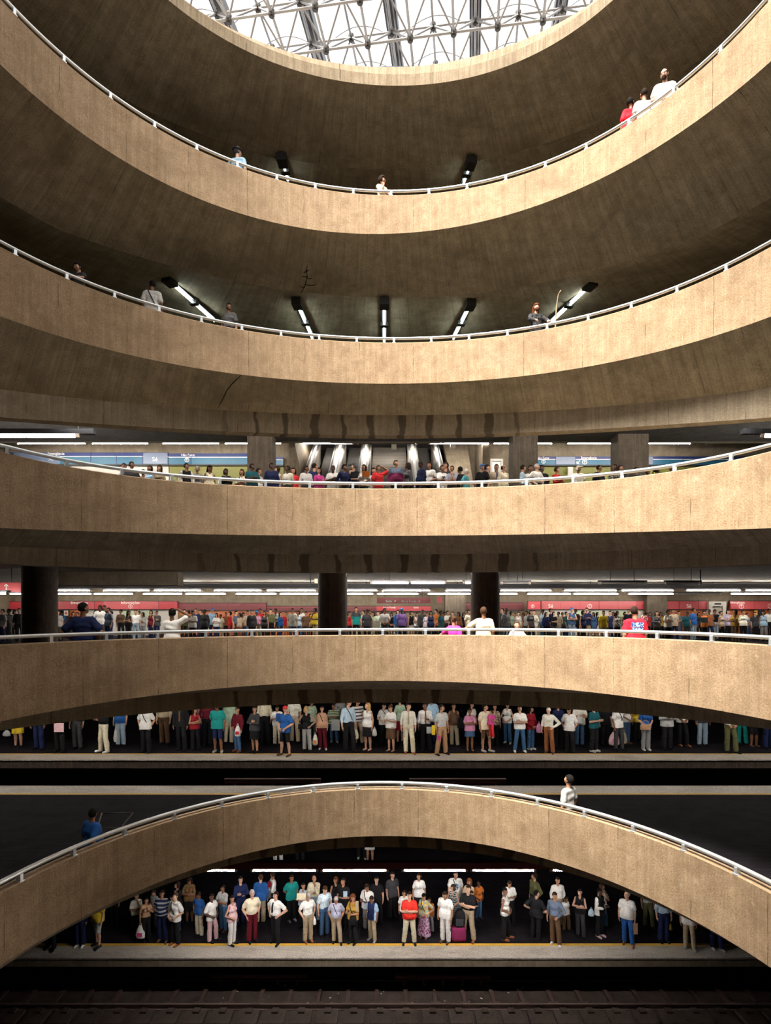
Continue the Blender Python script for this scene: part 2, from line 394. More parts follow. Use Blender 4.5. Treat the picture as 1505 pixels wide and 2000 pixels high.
# bottom level
BZ = -11.0
boxo('floor_bottom_platform', (-XW, 19.52, BZ - .3), (XW, 34, BZ), M['rubber'], 'dark rubber floor of the bottom platform', 'floor')
boxo('trim_7', (-XW, 19.40, BZ - .1), (XW, 19.53, BZ + .004), M['yellow'], 'yellow safety line along the bottom platform', 'floor line')
boxo('trim_8', (-XW, 18.72, BZ - .05), (XW, 19.40, BZ), M['granite'], 'speckled granite edge strip of the bottom platform', 'platform edge')
boxo('trim_9', (-XW, 18.74, BZ - .30), (XW, 18.95, BZ - .07), M['wallc'], 'grey concrete lip under the bottom platform edge', 'platform wall')
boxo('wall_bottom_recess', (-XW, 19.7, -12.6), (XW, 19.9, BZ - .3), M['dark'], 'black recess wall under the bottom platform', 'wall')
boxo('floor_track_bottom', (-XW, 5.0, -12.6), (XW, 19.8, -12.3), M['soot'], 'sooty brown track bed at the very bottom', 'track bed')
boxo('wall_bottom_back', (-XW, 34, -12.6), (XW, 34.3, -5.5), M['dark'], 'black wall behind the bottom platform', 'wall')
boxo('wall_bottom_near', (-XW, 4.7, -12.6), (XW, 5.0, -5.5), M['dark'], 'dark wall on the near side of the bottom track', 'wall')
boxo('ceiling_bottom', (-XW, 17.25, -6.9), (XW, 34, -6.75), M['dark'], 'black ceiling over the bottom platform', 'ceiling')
# side and back walls of the whole shaft
boxo('wall_left', (-XW - .4, YB, -12.6), (-XW, 38, 14.5), M['wallc'], 'dim concrete side wall on the left', 'wall')
boxo('wall_right', (XW, YB, -12.6), (XW + .4, 38, 14.5), M['wallc'], 'dim concrete side wall on the right', 'wall')
boxo('wall_back', (-XW, YB - .4, -12.6), (XW, YB, 14.5), M['wallc'], 'concrete wall behind the viewer', 'wall')
# walls behind the two upper walkways
for k, z0, z1 in ((1, 10.25, 13.45), (2, 6.5, 9.42)):
    R = RINGS[k][1]; rr = R + (5.9 if k == 1 else 5.7)
    o = lathe('wall_walkway', k, [(rr, z1 + .1), (rr, z0 - .05)], M['soffit'])
    struct(o, 'curved dark concrete wall behind the %s walkway' % ('uppermost' if k == 1 else 'second'), 'wall')
# ------------------------------------------------------------------ blue concourse (ring 3)
boxo('floor_concourse', (-XW, 16.2, 2.0), (XW, 26, 3.2), M['rubber'], 'raised dark floor of the blue-walled concourse', 'floor')
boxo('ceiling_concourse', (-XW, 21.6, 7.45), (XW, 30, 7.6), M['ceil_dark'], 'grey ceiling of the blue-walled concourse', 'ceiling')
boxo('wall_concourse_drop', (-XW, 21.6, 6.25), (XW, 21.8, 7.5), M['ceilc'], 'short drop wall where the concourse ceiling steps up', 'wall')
for (x0, x1, lab) in ((-XW, px2x(596, 26), 'left of the escalators'), (px2x(905, 26), XW, 'right of the escalators')):
    boxo('wall_concourse', (x0, 26, 3.0), (x1, 26.3, 7.5), M['wallc'], 'grey concrete concourse wall ' + lab, 'wall')
boxo('wall_stairwell', (-5, 27.1, 3.0), (5, 27.4, 7.45), M['dark'], 'dark wall at the top of the escalators', 'wall')
# ------------------------------------------------------------------ red platform hall
boxo('wall_platform_red', (-XW, 38, -1.5), (XW, 38.3, 1.6), M['wallc'], 'concrete wall at the back of the red-walled platform', 'wall')

# cracks in the soffits
def soffit_pt(k, dr, px, py):
    C, R = RINGS[k][:2]; lo, hi = 5.0, 25.0
    def g(y):
        x = (px-CX)/F*y; z = (HZ-py)/F*y; r = math.hypot(x, y-C); ph = math.atan2(x, y-C); t = (r-R)/dr
        return z - (zc(k,'bot')(ph)*(1-t) + zc(k,'crease')(ph)*t)
    ys = [RINGS[k][0] + RINGS[k][1]*.6 + i*.02 for i in range(500)]
    for a_, b_ in zip(ys, ys[1:]):
        if g(a_) * g(b_) <= 0 and math.hypot((px-CX)/F*a_, a_-C) > R - .3: y = a_; break
    else: return None
    return Vector(((px-CX)/F*y, y - .004, (HZ-py)/F*y - .004))
def crack(k, dr, paths, label):
    m = MB()
    for pth in paths:
        pts = [soffit_pt(k, dr, *p) for p in pth]
        if None in pts or len(pts) < 2: continue
        m.tube(pts, [.004 + .007*math.sin(PI*(i+.5)/len(pts)) for i in range(len(pts))], 5)
    if m.v:
        o = m.build('crack', M['dark'], roots[k]); o['label'] = label; o.location = -roots[k].location
crack(1, 1.9, [[(600,518),(598,530),(600,541),(597,552),(594,562),(587,573)], [(593,533),(598,530),(603,527)], [(590,540),(600,541)], [(599,541),(603,545),(609,543)], [(586,559),(592,562),(597,556),(606,558),(618,556)]], 'dark branching crack in the soffit')
crack(2, .9, [[(470,733),(462,742),(452,751),(443,763),(436,778),(426,797)]], 'long thin crack in the soffit')
# ------------------------------------------------------------------ lettering
def text_mesh(name, s, size, loc, parent, mat=None, depth=.006, align='CENTER'):
    cu = bpy.data.curves.new(name, 'FONT'); cu.body = s; cu.size = size; cu.extrude = depth; cu.align_x = align; cu.align_y = 'CENTER'
    t = bpy.data.objects.new('tmp', cu); COL.objects.link(t)
    me = bpy.data.meshes.new_from_object(t.evaluated_get(bpy.context.evaluated_depsgraph_get()))
    bpy.data.objects.remove(t); me.name = name; me.materials.clear(); me.materials.append(mat or M['letter'])
    o = link_mesh(name, me, parent); o.location = loc; o.rotation_euler = (PI/2, 0, 0); return o
def ring_mesh(m, c, r, w, y, n=20):
    cx, cz = c
    for i in range(n):
        a, b = 2*PI*i/n, 2*PI*(i+1)/n
        m.add([(cx+r*math.cos(a), y, cz+r*math.sin(a)), (cx+r*math.cos(b), y, cz+r*math.sin(b)),
               (cx+(r-w)*math.cos(b), y, cz+(r-w)*math.sin(b)), (cx+(r-w)*math.cos(a), y, cz+(r-w)*math.sin(a))], [(0,1,2,3)])
def arrow(m, c, s, ang, y, w=None):
    w = w or s*.16; cx, cz = c; ca, sa = math.cos(ang), math.sin(ang)
    def P(u, v): return (cx + u*ca - v*sa, y, cz + u*sa + v*ca)
    for a, b in (((-s/2, 0), (s/2, 0)), ((s/2, 0), (s*.1, s*.34)), ((s/2, 0), (s*.1, -s*.34))):
        dx, dv = b[0]-a[0], b[1]-a[1]; L = math.hypot(dx, dv); nx, nv = -dv/L*w/2, dx/L*w/2
        m.add([P(a[0]+nx,a[1]+nv),P(b[0]+nx,b[1]+nv),P(b[0]-nx,b[1]-nv),P(a[0]-nx,a[1]-nv)], [(0,1,2,3)])

# ------------------------------------------------------------------ fluorescent lamps
def straight_lamp(tubes, d, z, label, group, on=True, gear=None, r=.019, hang=None, ztop=None, tm=None):
    hang = hang or (1.5 - z if -1.5 < z < 1.5 else 7.45 - z if z > 6 else None)
    """tubes: [(px0, px1), ...] along x at depth d and height z: one fitting carrying them end to end"""
    x0 = px2x(tubes[0][0], d); x1 = px2x(tubes[-1][1], d)
    e = empty('fluorescent_lamp', ((x0+x1)/2, d, z)); tag(e, label, 'lamp', group)
    L = lambda x: x - (x0+x1)/2
    m = MB(); m.box((L(x0)-.04, .02, .03), (L(x1)+.04, .10, .10)); m.build('housing', M['housing'], e)
    for a, b in tubes:
        xa, xb = px2x(a, d), px2x(b, d)
        t = MB(); t.tube([(L(xa)+.05, 0, 0), (L(xb)-.05, 0, 0)], r, 8); t.build('tube', M[tm if tm else ('tube_on' if on else 'tube_off')], e)
        for xx in (xa+.02, xb-.02):
            c = MB(); c.box((L(xx)-.04, -.03, -.035), (L(xx)+.04, .05, .05)); c.build('end_cap', M['cap'], e)
    if hang:
        for q in (.25, .75):
            h = MB(); h.tube([(L(x0)+(x1-x0)*q, .06, .1), (L(x0)+(x1-x0)*q, .06, hang)], .010, 6); h.build('hanger', M['black_metal'], e)
    return e
rowA = [[(104,178)],[(200,294),(299,395)],[(416,512),(519,618)],[(645,738),(745,841)],[(868,960),(975,1078)],[(1099,1205),(1211,1316)],[(1338,1447),(1453,1560)]]
rowB = [[(-40,44)],[(98,180),(182,261)],[(278,357),(361,442)],[(459,541),(545,650)],[(655,730),(735,818)],[(834,920),(925,1011)],[(1028,1115),(1118,1208)],[(1225,1316)],[(1425,1510)]]
def where(px):
    return ('far left of the photo' if px < 150 else 'left' if px < 420 else 'left of the middle column' if px < 650 else 'between the two middle columns' if px < 900
            else 'right of the middle columns' if px < 1100 else 'right' if px < 1350 else 'far right of the photo')
for t in rowA: straight_lamp(t, 29, py2z(1153.5, 29), 'lit fluorescent lamp, front row on the red-walled platform, ' + where((t[0][0]+t[-1][1])/2), 'front row of platform lamps')
for t in rowB: straight_lamp(t, 35, py2z(1160, 35), 'lit fluorescent lamp, back row on the red-walled platform, ' + where((t[0][0]+t[-1][1])/2), 'back row of platform lamps')
straight_lamp([(1320,1408)], 35, py2z(1160, 35), 'unlit fluorescent lamp in the back row at the right', 'back row of platform lamps', on=False)
straight_lamp([(724,800),(800,870)], 20.3, py2z(1138.5, 20.3), 'lit fluorescent lamp hung close under the ceiling between the middle columns', None)
straight_lamp([(905,935)], 20.3, py2z(1138.5, 20.3), 'short lit fluorescent lamp beside the right middle column', None)
for a, b, w in ((978,1035,'just right of the right middle column'), (1170,1262,'right of centre'), (1300,1368,'at the right')):
    straight_lamp([(a, b)], 20.3, py2z(1139, 20.3), 'unlit fluorescent lamp close under the ceiling ' + w, 'unlit ceiling lamps', on=False)
# lamp tray above the front row and its hangers
e = empty('cable_tray', (0, 29.3, 1.25)); tag(e, 'long dark cable tray above the front row of platform lamps', 'cable tray')
m = MB(); m.box((px2x(110, 29.3), -.2, -.06), (px2x(1640, 29.3), .2, .14)); m.build('tray', M['steel_dark'], e)
for px in (337, 606, 715, 893, 1010, 1173, 1368):
    h = MB(); h.tube([(px2x(px, 29.3), 0, .14), (px2x(px, 29.3), 0, .25)], .02, 6); h.build('hanger', M['black_metal'], e)
for i, (d, px) in enumerate(((24, 337), (21, 1010), (21, 1367), (21, 606))):
    m = MB(); m.tube([(px2x(px, d), d, py2z(1143, d)), (px2x(px, d), d, 1.5)], .022, 8)
    tag(m.build('hanger_rod', M['black_metal']), 'thin dark rod hanging from the ceiling, ' + ['left over the red wall', 'right of the right middle column', 'at the right', 'left of the left middle column'][i], 'hanger rod')
# downstand beam at the left
m = MB(); m.box((px2x(90, 22), 22, py2z(1143, 22)), (px2x(347, 22), 22.6, 1.5)); tag(m.build('ceiling_beam', M['wallc']), 'pale concrete beam under the platform ceiling at the left', 'beam')
# blue concourse lamps
rowC = [[(32,170),(178,292)],[(315,430),(437,551)],[(577,690),(697,815)],[(837,957),(961,1080)],[(1105,1224),(1230,1350)]]
for t in rowC: straight_lamp(t, 24, py2z(866, 24), 'lit fluorescent lamp in the long concourse row, ' + where((t[0][0]+t[-1][1])/2), 'long row of concourse lamps', r=.024)
straight_lamp([(1378,1500)], 24, py2z(866, 24), 'unlit fluorescent lamp ending the concourse row at the right', 'long row of concourse lamps', on=False)
e = empty('cable_tray', (0, 24.2, 7.05)); tag(e, 'long dark cable tray above the concourse lamps', 'cable tray')
m = MB(); m.box((-XW+.1, -.1, -.03), (XW-.1, .25, .14)); m.build('tray', M['steel_dark'], e)
for px in (287, 660, 1038, 1380):
    h = MB(); h.tube([(px2x(px, 24.2), .1, .14), (px2x(px, 24.2), .1, .40)], .02, 6); h.build('hanger', M['black_metal'], e)
for (a, b, lab) in ((-120, 152, 'left'), (1487, 1700, 'right')):
    d = 18.0; z = py2z(852, d); xa, xb = px2x(a, d), px2x(b, d)
    e = empty('fluorescent_lamp', ((xa+xb)/2, d, z)); tag(e, 'large near fluorescent lamp with black channel at the %s end of the concourse' % lab, 'lamp')
    L = lambda x: x - (xa+xb)/2
    m = MB(); m.box((L(xa)-.1, -.05, .07), (L(xb) + (.5 if lab == 'left' else .1), .12, .22)) if lab == 'left' else m.box((L(xa)-.6, -.05, .07), (L(xb), .12, .22))
    m.build('channel', M['housing'], e)
    t = MB(); t.tube([(L(xa)+.06, 0, 0), (L(xb)-.06, 0, 0)], .04, 10); t.build('tube', M['tube_on'], e)
    for xx in (xa, xb):
        c = MB(); c.box((L(xx)-.06, -.05, -.05), (L(xx)+.06, .06, .07)); c.build('end_cap', M['cap'], e)
    h = MB(); hx = L(px2x(152 if lab == 'left' else 1489, d)); h.tube([(hx, .03, .2), (hx, .03, 6.25 - z)], .025, 6); h.build('hanger', M['black_metal'], e)
# bottom platform lamps
m = MB(); m.box((px2x(250, 17.5), 17.46, py2z(1697, 17.5)), (px2x(1300, 17.5), 17.66, py2z(1684, 17.5)))
tag(m.build('lamp_beam', M['red_dark']), 'long dark red beam carrying the bottom platform lamps', 'beam')
for t, w in (([(330,396),(402,462)], 'left end under the arch'), ([(490,620),(627,757)], 'left of the middle'), ([(785,912),(919,1045)], 'right of the middle'), ([(1075,1200)], 'right end under the arch')):
    straight_lamp(t, 17.5, py2z(1700, 17.5), 'lit fluorescent lamp over the bottom platform, ' + w, 'bottom platform lamps', r=.022, tm='tube_low')
# ceiling lamps above the two upper walkways: two tubes end to end, gear box at the near end
def ceiling_lamp(p0, p1, z, label, group, mat='tube_green'):
    d0 = F * z / (HZ - p0[1]); d1 = F * z / (HZ - p1[1])
    A = Vector((px2x(p0[0], d0), d0, z)); B = Vector((px2x(p1[0], d1), d1, z)); L = (B - A).length
    e = empty('ceiling_lamp', A, math.atan2(B.y-A.y, B.x-A.x)); tag(e, label, 'lamp', group)
    m = MB(); m.box((.1, -.07, .05), (L+.1, .07, .12)); m.build('housing', M['housing'], e)
    m = MB(); m.box((-.22, -.14, -.07), (.14, .14, .14)); m.build('gear_box', M['black_metal'], e)
    h = L/2
    for a, b in ((.16, h-.05), (h+.08, L)):
        t = MB(); t.tube([(a, 0, 0), (b, 0, 0)], .03, 10); t.build('tube', M[mat], e)
    m = MB(); m.box((h-.07, -.12, -.05), (h+.09, .12, .08)); m.build('clip', M['black_metal'], e)
G = 'lamps on the ceiling of the second walkway'
for p0, p1, w in (((333,552),(418,627),'leftmost, long and slanting'), ((581,597),(610,662),'second from left'), ((750,597),(750,668),'middle one, pointing straight at the viewer'),
                  ((917,599),(885,662),'second from right'), ((1150,560),(1076,630),'rightmost, long and slanting')):
    ceiling_lamp(p0, p1, 9.16, 'greenish tube lamp on the second walkway ceiling, ' + w, G)
for p0, p1, w in (((552,318),(562,352),'left'), ((918,323),(905,358),'right')):
    ceiling_lamp(p0, p1, 13.15, 'short lamp on the uppermost walkway ceiling, ' + w + ' of the person at the rail', 'lamps on the uppermost walkway ceiling')

# ------------------------------------------------------------------ columns
def column(px0, px1, d, z0, z1, mat, label, rnd=True):
    x0, x1 = px2x(px0, d), px2x(px1, d); r = (x1-x0)/2
    m = MB(); m.tube([((x0+x1)/2, d, z0), ((x0+x1)/2, d, z1)], r, 40, cap=False) if rnd else m.box((x0, d-.35, z0), (x1, d+.35, z1))
    tag(m.build('column', mat), label, 'column')
column(46, 109, 17, -1.5, 1.5, M['col_dark'], 'thick dark round column at the left of the red-walled platform')
column(621, 678, 17, -1.5, 1.5, M['col_dark'], 'thick dark round column left of the centre')
column(919, 975, 17, -1.5, 1.5, M['col_dark'], 'thick dark round column right of the centre')
column(487, 535, 21, 3.2, 7.4, M['column'], 'grey column left of the escalators', False)
column(997, 1045, 21, 3.2, 7.4, M['column'], 'grey column right of the white door', False)
column(1199, 1258, 21, 3.2, 7.4, M['column'], 'grey column at the right of the concourse', False)
column(1258, 1297, 37, -1.5, 1.5, M['column'], 'square grey column between the two red walls at the right', False)
column(868, 907, 36.2, -1.5, 1.5, M['column'], 'square grey column beside the red hanging sign', False)

# ------------------------------------------------------------------ red platform wall panels
def red_wall(px0, px1, pyt, pyb, d, label, lower=M['white_panel'], face=M['red_sign'], pale=(), text=None, seams=(), icon=None):
    x0, x1 = px2x(px0, d), px2x(px1, d); zt, zb = py2z(pyt, d), py2z(pyb, d)
    e = empty('wall_panel', ((x0+x1)/2, d, -1.5)); tag(e, label, 'wall panel'); cx = (x0+x1)/2
    m = MB(); m.box((x0-cx, 0, 0), (x1-cx, .12, zb+1.5)); m.build('lower_panel', lower, e)
    m = MB(); m.box((x0-cx, -.10, zb+1.5), (x1-cx, .12, zt+1.5)); s = m.build('sign_band', face, e)
    m = MB(); m.box((x0-cx, -.12, zb+1.44), (x1-cx, .0, zb+1.5)); m.box((x0-cx, -.12, zt+1.5), (x1-cx, .12, zt+1.53)); m.build('trim', M['black_metal'], e)
    m = MB(); m.box((x0-cx, -.108, zt+1.5-(zt-zb)*.30), (x1-cx, -.10, zt+1.5-(zt-zb)*.26)); m.build('pin_stripe', M['red_pale'], e)
    for a, b in pale:
        m = MB(); m.box((px2x(a, d)-cx, -.106, zb+1.52), (px2x(b, d)-cx, -.09, zt+1.48)); m.build('pale_section', M['red_pale'], e)
    for a in seams:
        m = MB(); m.box((px2x(a, d)-cx-.015, -.115, zb+1.5), (px2x(a, d)-cx+.015, -.09, zt+1.5)); m.build('seam', M['red_dark'], e)
    for (px, py, s_, size) in text or (): text_mesh('lettering', s_, size, (px2x(px, d)-cx, -.12, py2z(py, d)+1.5), e)
    for (px, py, r, kind) in icon or ():
        m = MB(); c = (px2x(px, d)-cx, py2z(py, d)+1.5); ring_mesh(m, c, r, r*.18, -.115)
        if kind == 'no': m.bar((c[0]-r*.6, -.115, c[1]-r*.6), (c[0]+r*.6, -.115, c[1]+r*.6), r*.15, .01)
        if kind == 'up': arrow(m, c, r*1.3, PI/2, -.118)
        if kind == 'dn': arrow(m, c, r*1.3, -PI*.3, -.118)
        m.build('pictogram', M['letter'], e)
        if kind == '?': text_mesh('lettering', '?', r*1.7, (c[0], -.12, c[1]), e)
    return e
red_wall(-150, 44, 1175, 1190, 37.6, 'red banded wall panel at the far left edge, beyond the first column')
red_wall(109, 347, 1174.5, 1190, 37.6, 'long red banded wall with white panels below, left of centre, reading Informações', pale=((112,150),(150,186),(204,273),(274,311)),
         text=[(256, 1177.5, 'Informações', .24), (157, 1177.5, 'Emergência', .24)], seams=(150, 186, 311), icon=[(256, 1184.5, .13, '?')])
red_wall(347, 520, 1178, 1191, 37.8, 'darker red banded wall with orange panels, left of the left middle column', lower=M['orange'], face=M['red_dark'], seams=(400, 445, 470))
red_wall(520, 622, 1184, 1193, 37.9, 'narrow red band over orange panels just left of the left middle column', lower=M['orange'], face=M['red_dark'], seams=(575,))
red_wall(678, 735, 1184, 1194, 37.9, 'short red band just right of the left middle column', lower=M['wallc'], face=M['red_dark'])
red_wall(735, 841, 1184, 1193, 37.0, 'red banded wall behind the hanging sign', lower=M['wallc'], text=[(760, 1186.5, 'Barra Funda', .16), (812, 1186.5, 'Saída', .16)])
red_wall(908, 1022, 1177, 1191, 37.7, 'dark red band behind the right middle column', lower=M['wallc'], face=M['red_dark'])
red_wall(1030, 1054, 1174.5, 1190, 36.5, 'small bright red sign box with a pictogram right of the right column', lower=M['wallc'], icon=[(1039, 1184, .11, 'up')])
red_wall(1056, 1258, 1174, 1190, 37.2, 'long pale red banded wall reading Sé, right of centre', pale=((1057,1093),(1094,1131),(1132,1168),(1169,1205),(1206,1240)), text=[(1074, 1184, 'Sé', .34)], seams=(1168,),
         icon=[(1150, 1184, .14, '?')])
red_wall(1298, 1384, 1174, 1190, 36.9, 'red banded wall with orange panels reading Sé, left of the white door', lower=M['orange'], text=[(1343, 1184, 'Sé', .34)], seams=(1324, 1362), pale=((1299,1323),(1325,1361),(1363,1383)))
red_wall(1424, 1640, 1174, 1190, 36.9, 'red banded wall with orange panels right of the white door', lower=M['orange'], pale=((1425,1470),(1471,1640)), icon=[(1445, 1184, .16, 'up'), (1501, 1184, .15, 'no')], text=[(1437,1177,'Emergência',.2)])
# hanging signs
def hanging_sign(px0, px1, pyt, pyb, d, label, texts, arrows, ztop=1.5):
    x0, x1 = px2x(px0, d), px2x(px1, d); zt, zb = py2z(pyt, d), py2z(pyb, d); cx, cz = (x0+x1)/2, (zt+zb)/2
    e = empty('hanging_sign', (cx, d, cz)); tag(e, label, 'sign')
    m = MB(); m.box((x0-cx, -.08, zb-cz), (x1-cx, .08, zt-cz)); m.build('board', M['red_sign'], e)
    m = MB(); m.box((x0-cx, -.085, (zt-cz)*.45), (x1-cx, -.08, (zt-cz)*.52)); m.build('pin_stripe', M['red_pale'], e)
    for f in (.15, .85):
        m = MB(); xx = x0 + (x1-x0)*f - cx; m.tube([(xx, 0, zt-cz), (xx, 0, ztop-cz)], .015, 6); m.build('hanger', M['black_metal'], e)
    for px, py, s_, size in texts: text_mesh('lettering', s_, size, (px2x(px, d)-cx, -.09, py2z(py, d)-cz), e)
    for px, py, s_, ang in arrows:
        m = MB(); arrow(m, (px2x(px, d)-cx, py2z(py, d)-cz), s_, ang, -.092); m.build('arrow', M['letter'], e)
hanging_sign(736, 840, 1167.5, 1178.5, 27, 'red hanging sign reading Saída and Barra Funda between the middle columns', [(759, 1174.5, 'Saída', .14), (798, 1174.5, 'Barra Funda', .14)], [(770.5, 1174.5, .13, PI/4), (817, 1174.5, .13, 0)])
straight_lamp([(-150, 16)], 18.5, py2z(1159, 18.5), 'near fluorescent lamp just below the red hanging sign at the left edge', None)
hanging_sign(-160, 55, 1138, 1157, 20, 'large near red hanging sign with an upward arrow at the left edge', [(-32, 1146.5, 'Barra Funda', .22)], [(15.5, 1146.5, .2, PI/2)])
# posters and cabinets on the red wall, white shutter door
def flat(name, px0, px1, pyt, pyb, d, mat, label, cat, th=.04, zf=None):
    m = MB(); m.box((px2x(px0, d), d-th, py2z(pyb, d) if zf is None else zf), (px2x(px1, d), d, py2z(pyt, d))); o = m.build(name, mat); tag(o, label, cat); return o
flat('cabinet', 118, 136, 1191, 1230, 37.4, M['black_metal'], 'black equipment cabinet with a red cross at the left of the red wall', 'cabinet', .3, -1.5)
flat('orange_panel', 137, 165, 1192, 1230, 37.55, M['orange'], 'orange wall panel beside the black cabinet at the left', 'panel', .05, -1.5)
m = MB(); a = (px2x(128, 37), 37.05, py2z(1197.5, 37)); m.box((a[0]-.13, a[1], a[2]-.16), (a[0]+.13, a[1]+.02, a[2]+.16)); o = m.build('notice', M['white_panel'])
c = MB(); c.box((a[0]-.09, a[1]-.01, a[2]-.03), (a[0]+.09, a[1], a[2]+.03)); c.box((a[0]-.03, a[1]-.01, a[2]-.09), (a[0]+.03, a[1], a[2]+.09)); c.build('cross', M['red_sign'], o); tag(o, 'small white notice with a red cross on the black cabinet', 'notice')
e = empty('shutter_door', (px2x(1401, 36.6), 36.6, -1.5)); tag(e, 'white shutter door with a small plate above the crowd at the right', 'door')
xh = px2x(1418, 36.6)-px2x(1401, 36.6); zt = py2z(1175, 36.6)+1.5
m = MB(); m.box((-xh, 0, 0), (-xh+.22, .3, zt)); m.box((xh-.22, 0, 0), (xh, .3, zt)); m.box((-xh+.22, .004, zt-.28), (xh-.22, .3, zt)); m.build('frame', M['white_panel'], e)
m = MB()
for i in range(int((zt-.28)/.085)): m.box((-xh+.22, .1+.02*(i%2), i*.085), (xh-.22, .2, i*.085+.083))
m.build('slats', M['ceilc'], e)
m = MB(); m.box((-.2, -.02, zt-.19), (.2, 0, zt-.08)); m.build('plate', M['black_metal'], e)
flat('fire_box', 854, 863, 1166, 1178, 32.6, M['red_sign'], 'small red box high on the grey wall right of the hanging sign', 'box', .1)
flat('exit_lamp', 615, 620, 1131, 1139, 22, emit('warm_exit_lamp', (1, .75, .35), 1.2), 'small warm lit box beside the top of the left middle column', 'lamp', .15)
flat('fire_cabinet', 1470, 1486, 1190, 1230, 36.6, M['black_metal'], 'dark cabinet with a red and yellow sticker at the far right', 'cabinet', .25, -1.5)
m = MB(); a = (px2x(1476, 36.3), 36.33, py2z(1197, 36.3)); m.box((a[0]-.1, a[1], a[2]-.15), (a[0]+.1, a[1]+.02, a[2]+.15)); o = m.build('sticker', M['yellow']); c = MB(); c.box((a[0]-.05, a[1]-.01, a[2]-.08), (a[0]+.05, a[1], a[2]+.08)); c.build('red_mark', M['red_sign'], o); tag(o, 'red and yellow sticker on the dark cabinet at the far right', 'sticker')
# route maps on white panels
M['map'] = plain('pale_green_route_map', (.42, .50, .34), .5)
for a, b, w in ((235, 262, 'left of centre'), (275, 300, 'left of the waving person'), (1115, 1135, 'right of centre'), (1160, 1180, 'behind the yellow shirt'), (1205, 1230, 'near the red-shirted person')):
    flat('route_map', a, b, 1193, 1205, 36.9 if a > 1000 else 37.4, M['map'], 'pale route map on the white wall panel, ' + w, 'map')

# ------------------------------------------------------------------ blue concourse wall
def blue_wall(px0, px1, label, d=25.9, pyt=(890, 908), seams=(), pale=(), texts=(), icons=(), olive=True):
    x0, x1 = px2x(px0, d), px2x(px1, d); cx = (x0+x1)/2; zt, zb = py2z(pyt[0], d), py2z(pyt[1], d); h = zt-zb
    e = empty('wall_panel', (cx, d, 3.2)); tag(e, label, 'wall panel'); z = lambda v: v-3.2
    m = MB(); m.box((x0-cx, -.02, 0), (x1-cx, .05, z(zb))); m.build('lower_panel', M['olive_wall'] if olive else M['white_panel'], e)
    m = MB(); m.box((x0-cx, -.12, z(zb)), (x1-cx, .05, z(zb+h*.62))); m.build('teal_band', M['blue'], e)
    m = MB(); m.box((x0-cx, -.13, z(zb+h*.62)), (x1-cx, .05, z(zb+h*.68))); m.build('white_stripe', M['letter'], e)
    m = MB(); m.box((x0-cx, -.12, z(zb+h*.68)), (x1-cx, .05, z(zt))); m.build('navy_band', M['blue_dark'], e)
    m = MB(); m.box((x0-cx, -.13, z(zb)-.06), (x1-cx, .0, z(zb))); m.build('shadow_gap', M['black_metal'], e)
    for a, b in pale:
        m = MB(); m.box((px2x(a, d)-cx, -.135, z(zb)+.02), (px2x(b, d)-cx, -.12, z(zt)-.02)); m.build('pale_section', M['blue_pale'], e)
    for a in seams:
        m = MB(); m.box((px2x(a, d)-cx-.012, -.14, z(zb)), (px2x(a, d)-cx+.012, -.12, z(zt))); m.build('seam', M['blue_dark'], e)
    for px, py, s_, size in texts: text_mesh('lettering', s_, size, (px2x(px, d)-cx, -.15, py2z(py, d)-3.2), e)
    for px, py, r, kind in icons:
        m = MB(); c = (px2x(px, d)-cx, py2z(py, d)-3.2)
        if kind == 'arrow': arrow(m, c, r*2, -PI*.75, -.15)
        else:
            ring_mesh(m, c, r, r*.25, -.15); arrow(m, c, r*1.2, PI/2, -.15)
        m.build('pictogram', M['letter'], e)
blue_wall(-140, 330, 'long pale blue sign band reading Sé at the left of the concourse', pyt=(885, 908), seams=(180, 230, 281), pale=((282, 329),(30, 120)), texts=[(305, 899, 'Sé', .26), (113, 888, 'Emergência', .16), (103, 898, 'Sé', .24)], olive=False)
blue_wall(331, 487, 'navy and teal sign band over yellow-green wall, left of the escalators, reading Não Fume', pyt=(887, 908), seams=(375,), texts=[(369, 890.5, 'Não Fume', .14)], icons=[(367, 900, .10, 'ring')])
blue_wall(535, 554, 'short piece of blue sign band just right of the left grey column', pyt=(894, 909))
blue_wall(994, 1200, 'blue sign band right of the white door reading Emergência', pyt=(893, 909), seams=(1083, 1122), pale=((1084, 1121),), texts=[(1058, 896.2, 'Não Fume', .13), (1147, 896, 'Emergência', .15)], icons=[(1127, 904, .10, 'arrow'), (1139, 904, .11, 'ring'), (1059, 903, .09, 'ring')])
blue_wall(1258, 1640, 'blue sign band at the far right of the concourse', pyt=(893, 909), pale=((1259, 1272),), seams=(1330,))
flat('ticket_poster', 1108, 1118, 912, 935, 25.7, M['white_panel'], 'pale poster with a small emblem on the concourse wall at the right', 'poster')
# white door frame
e = empty('door_1', (px2x(969.5, 25.5), 25.5, 3.2)); e['kind'] = 'structure'; e['label'] = 'white framed door right of the escalators'; e['category'] = 'door'
w = px2x(982, 25.5)-px2x(969.5, 25.5); zt = py2z(896, 25.5)-3.2
m = MB(); m.box((-w, 0, 0), (-w+.09, .2, zt)); m.box((w-.09, 0, 0), (w, .2, zt)); m.box((-w+.09, .004, zt-.1), (w-.09, .2, zt)); m.build('door_frame', M['white_panel'], e)
m = MB(); m.box((-w+.09, .08, 0), (w-.09, .16, zt-.1)); m.build('door_leaf', M['white_metal'], e)
m = MB(); m.box((-w+.2, .07, 1.0), (w-.2, .09, zt-.3)); m.build('door_pane', M['steel_dark'], e)
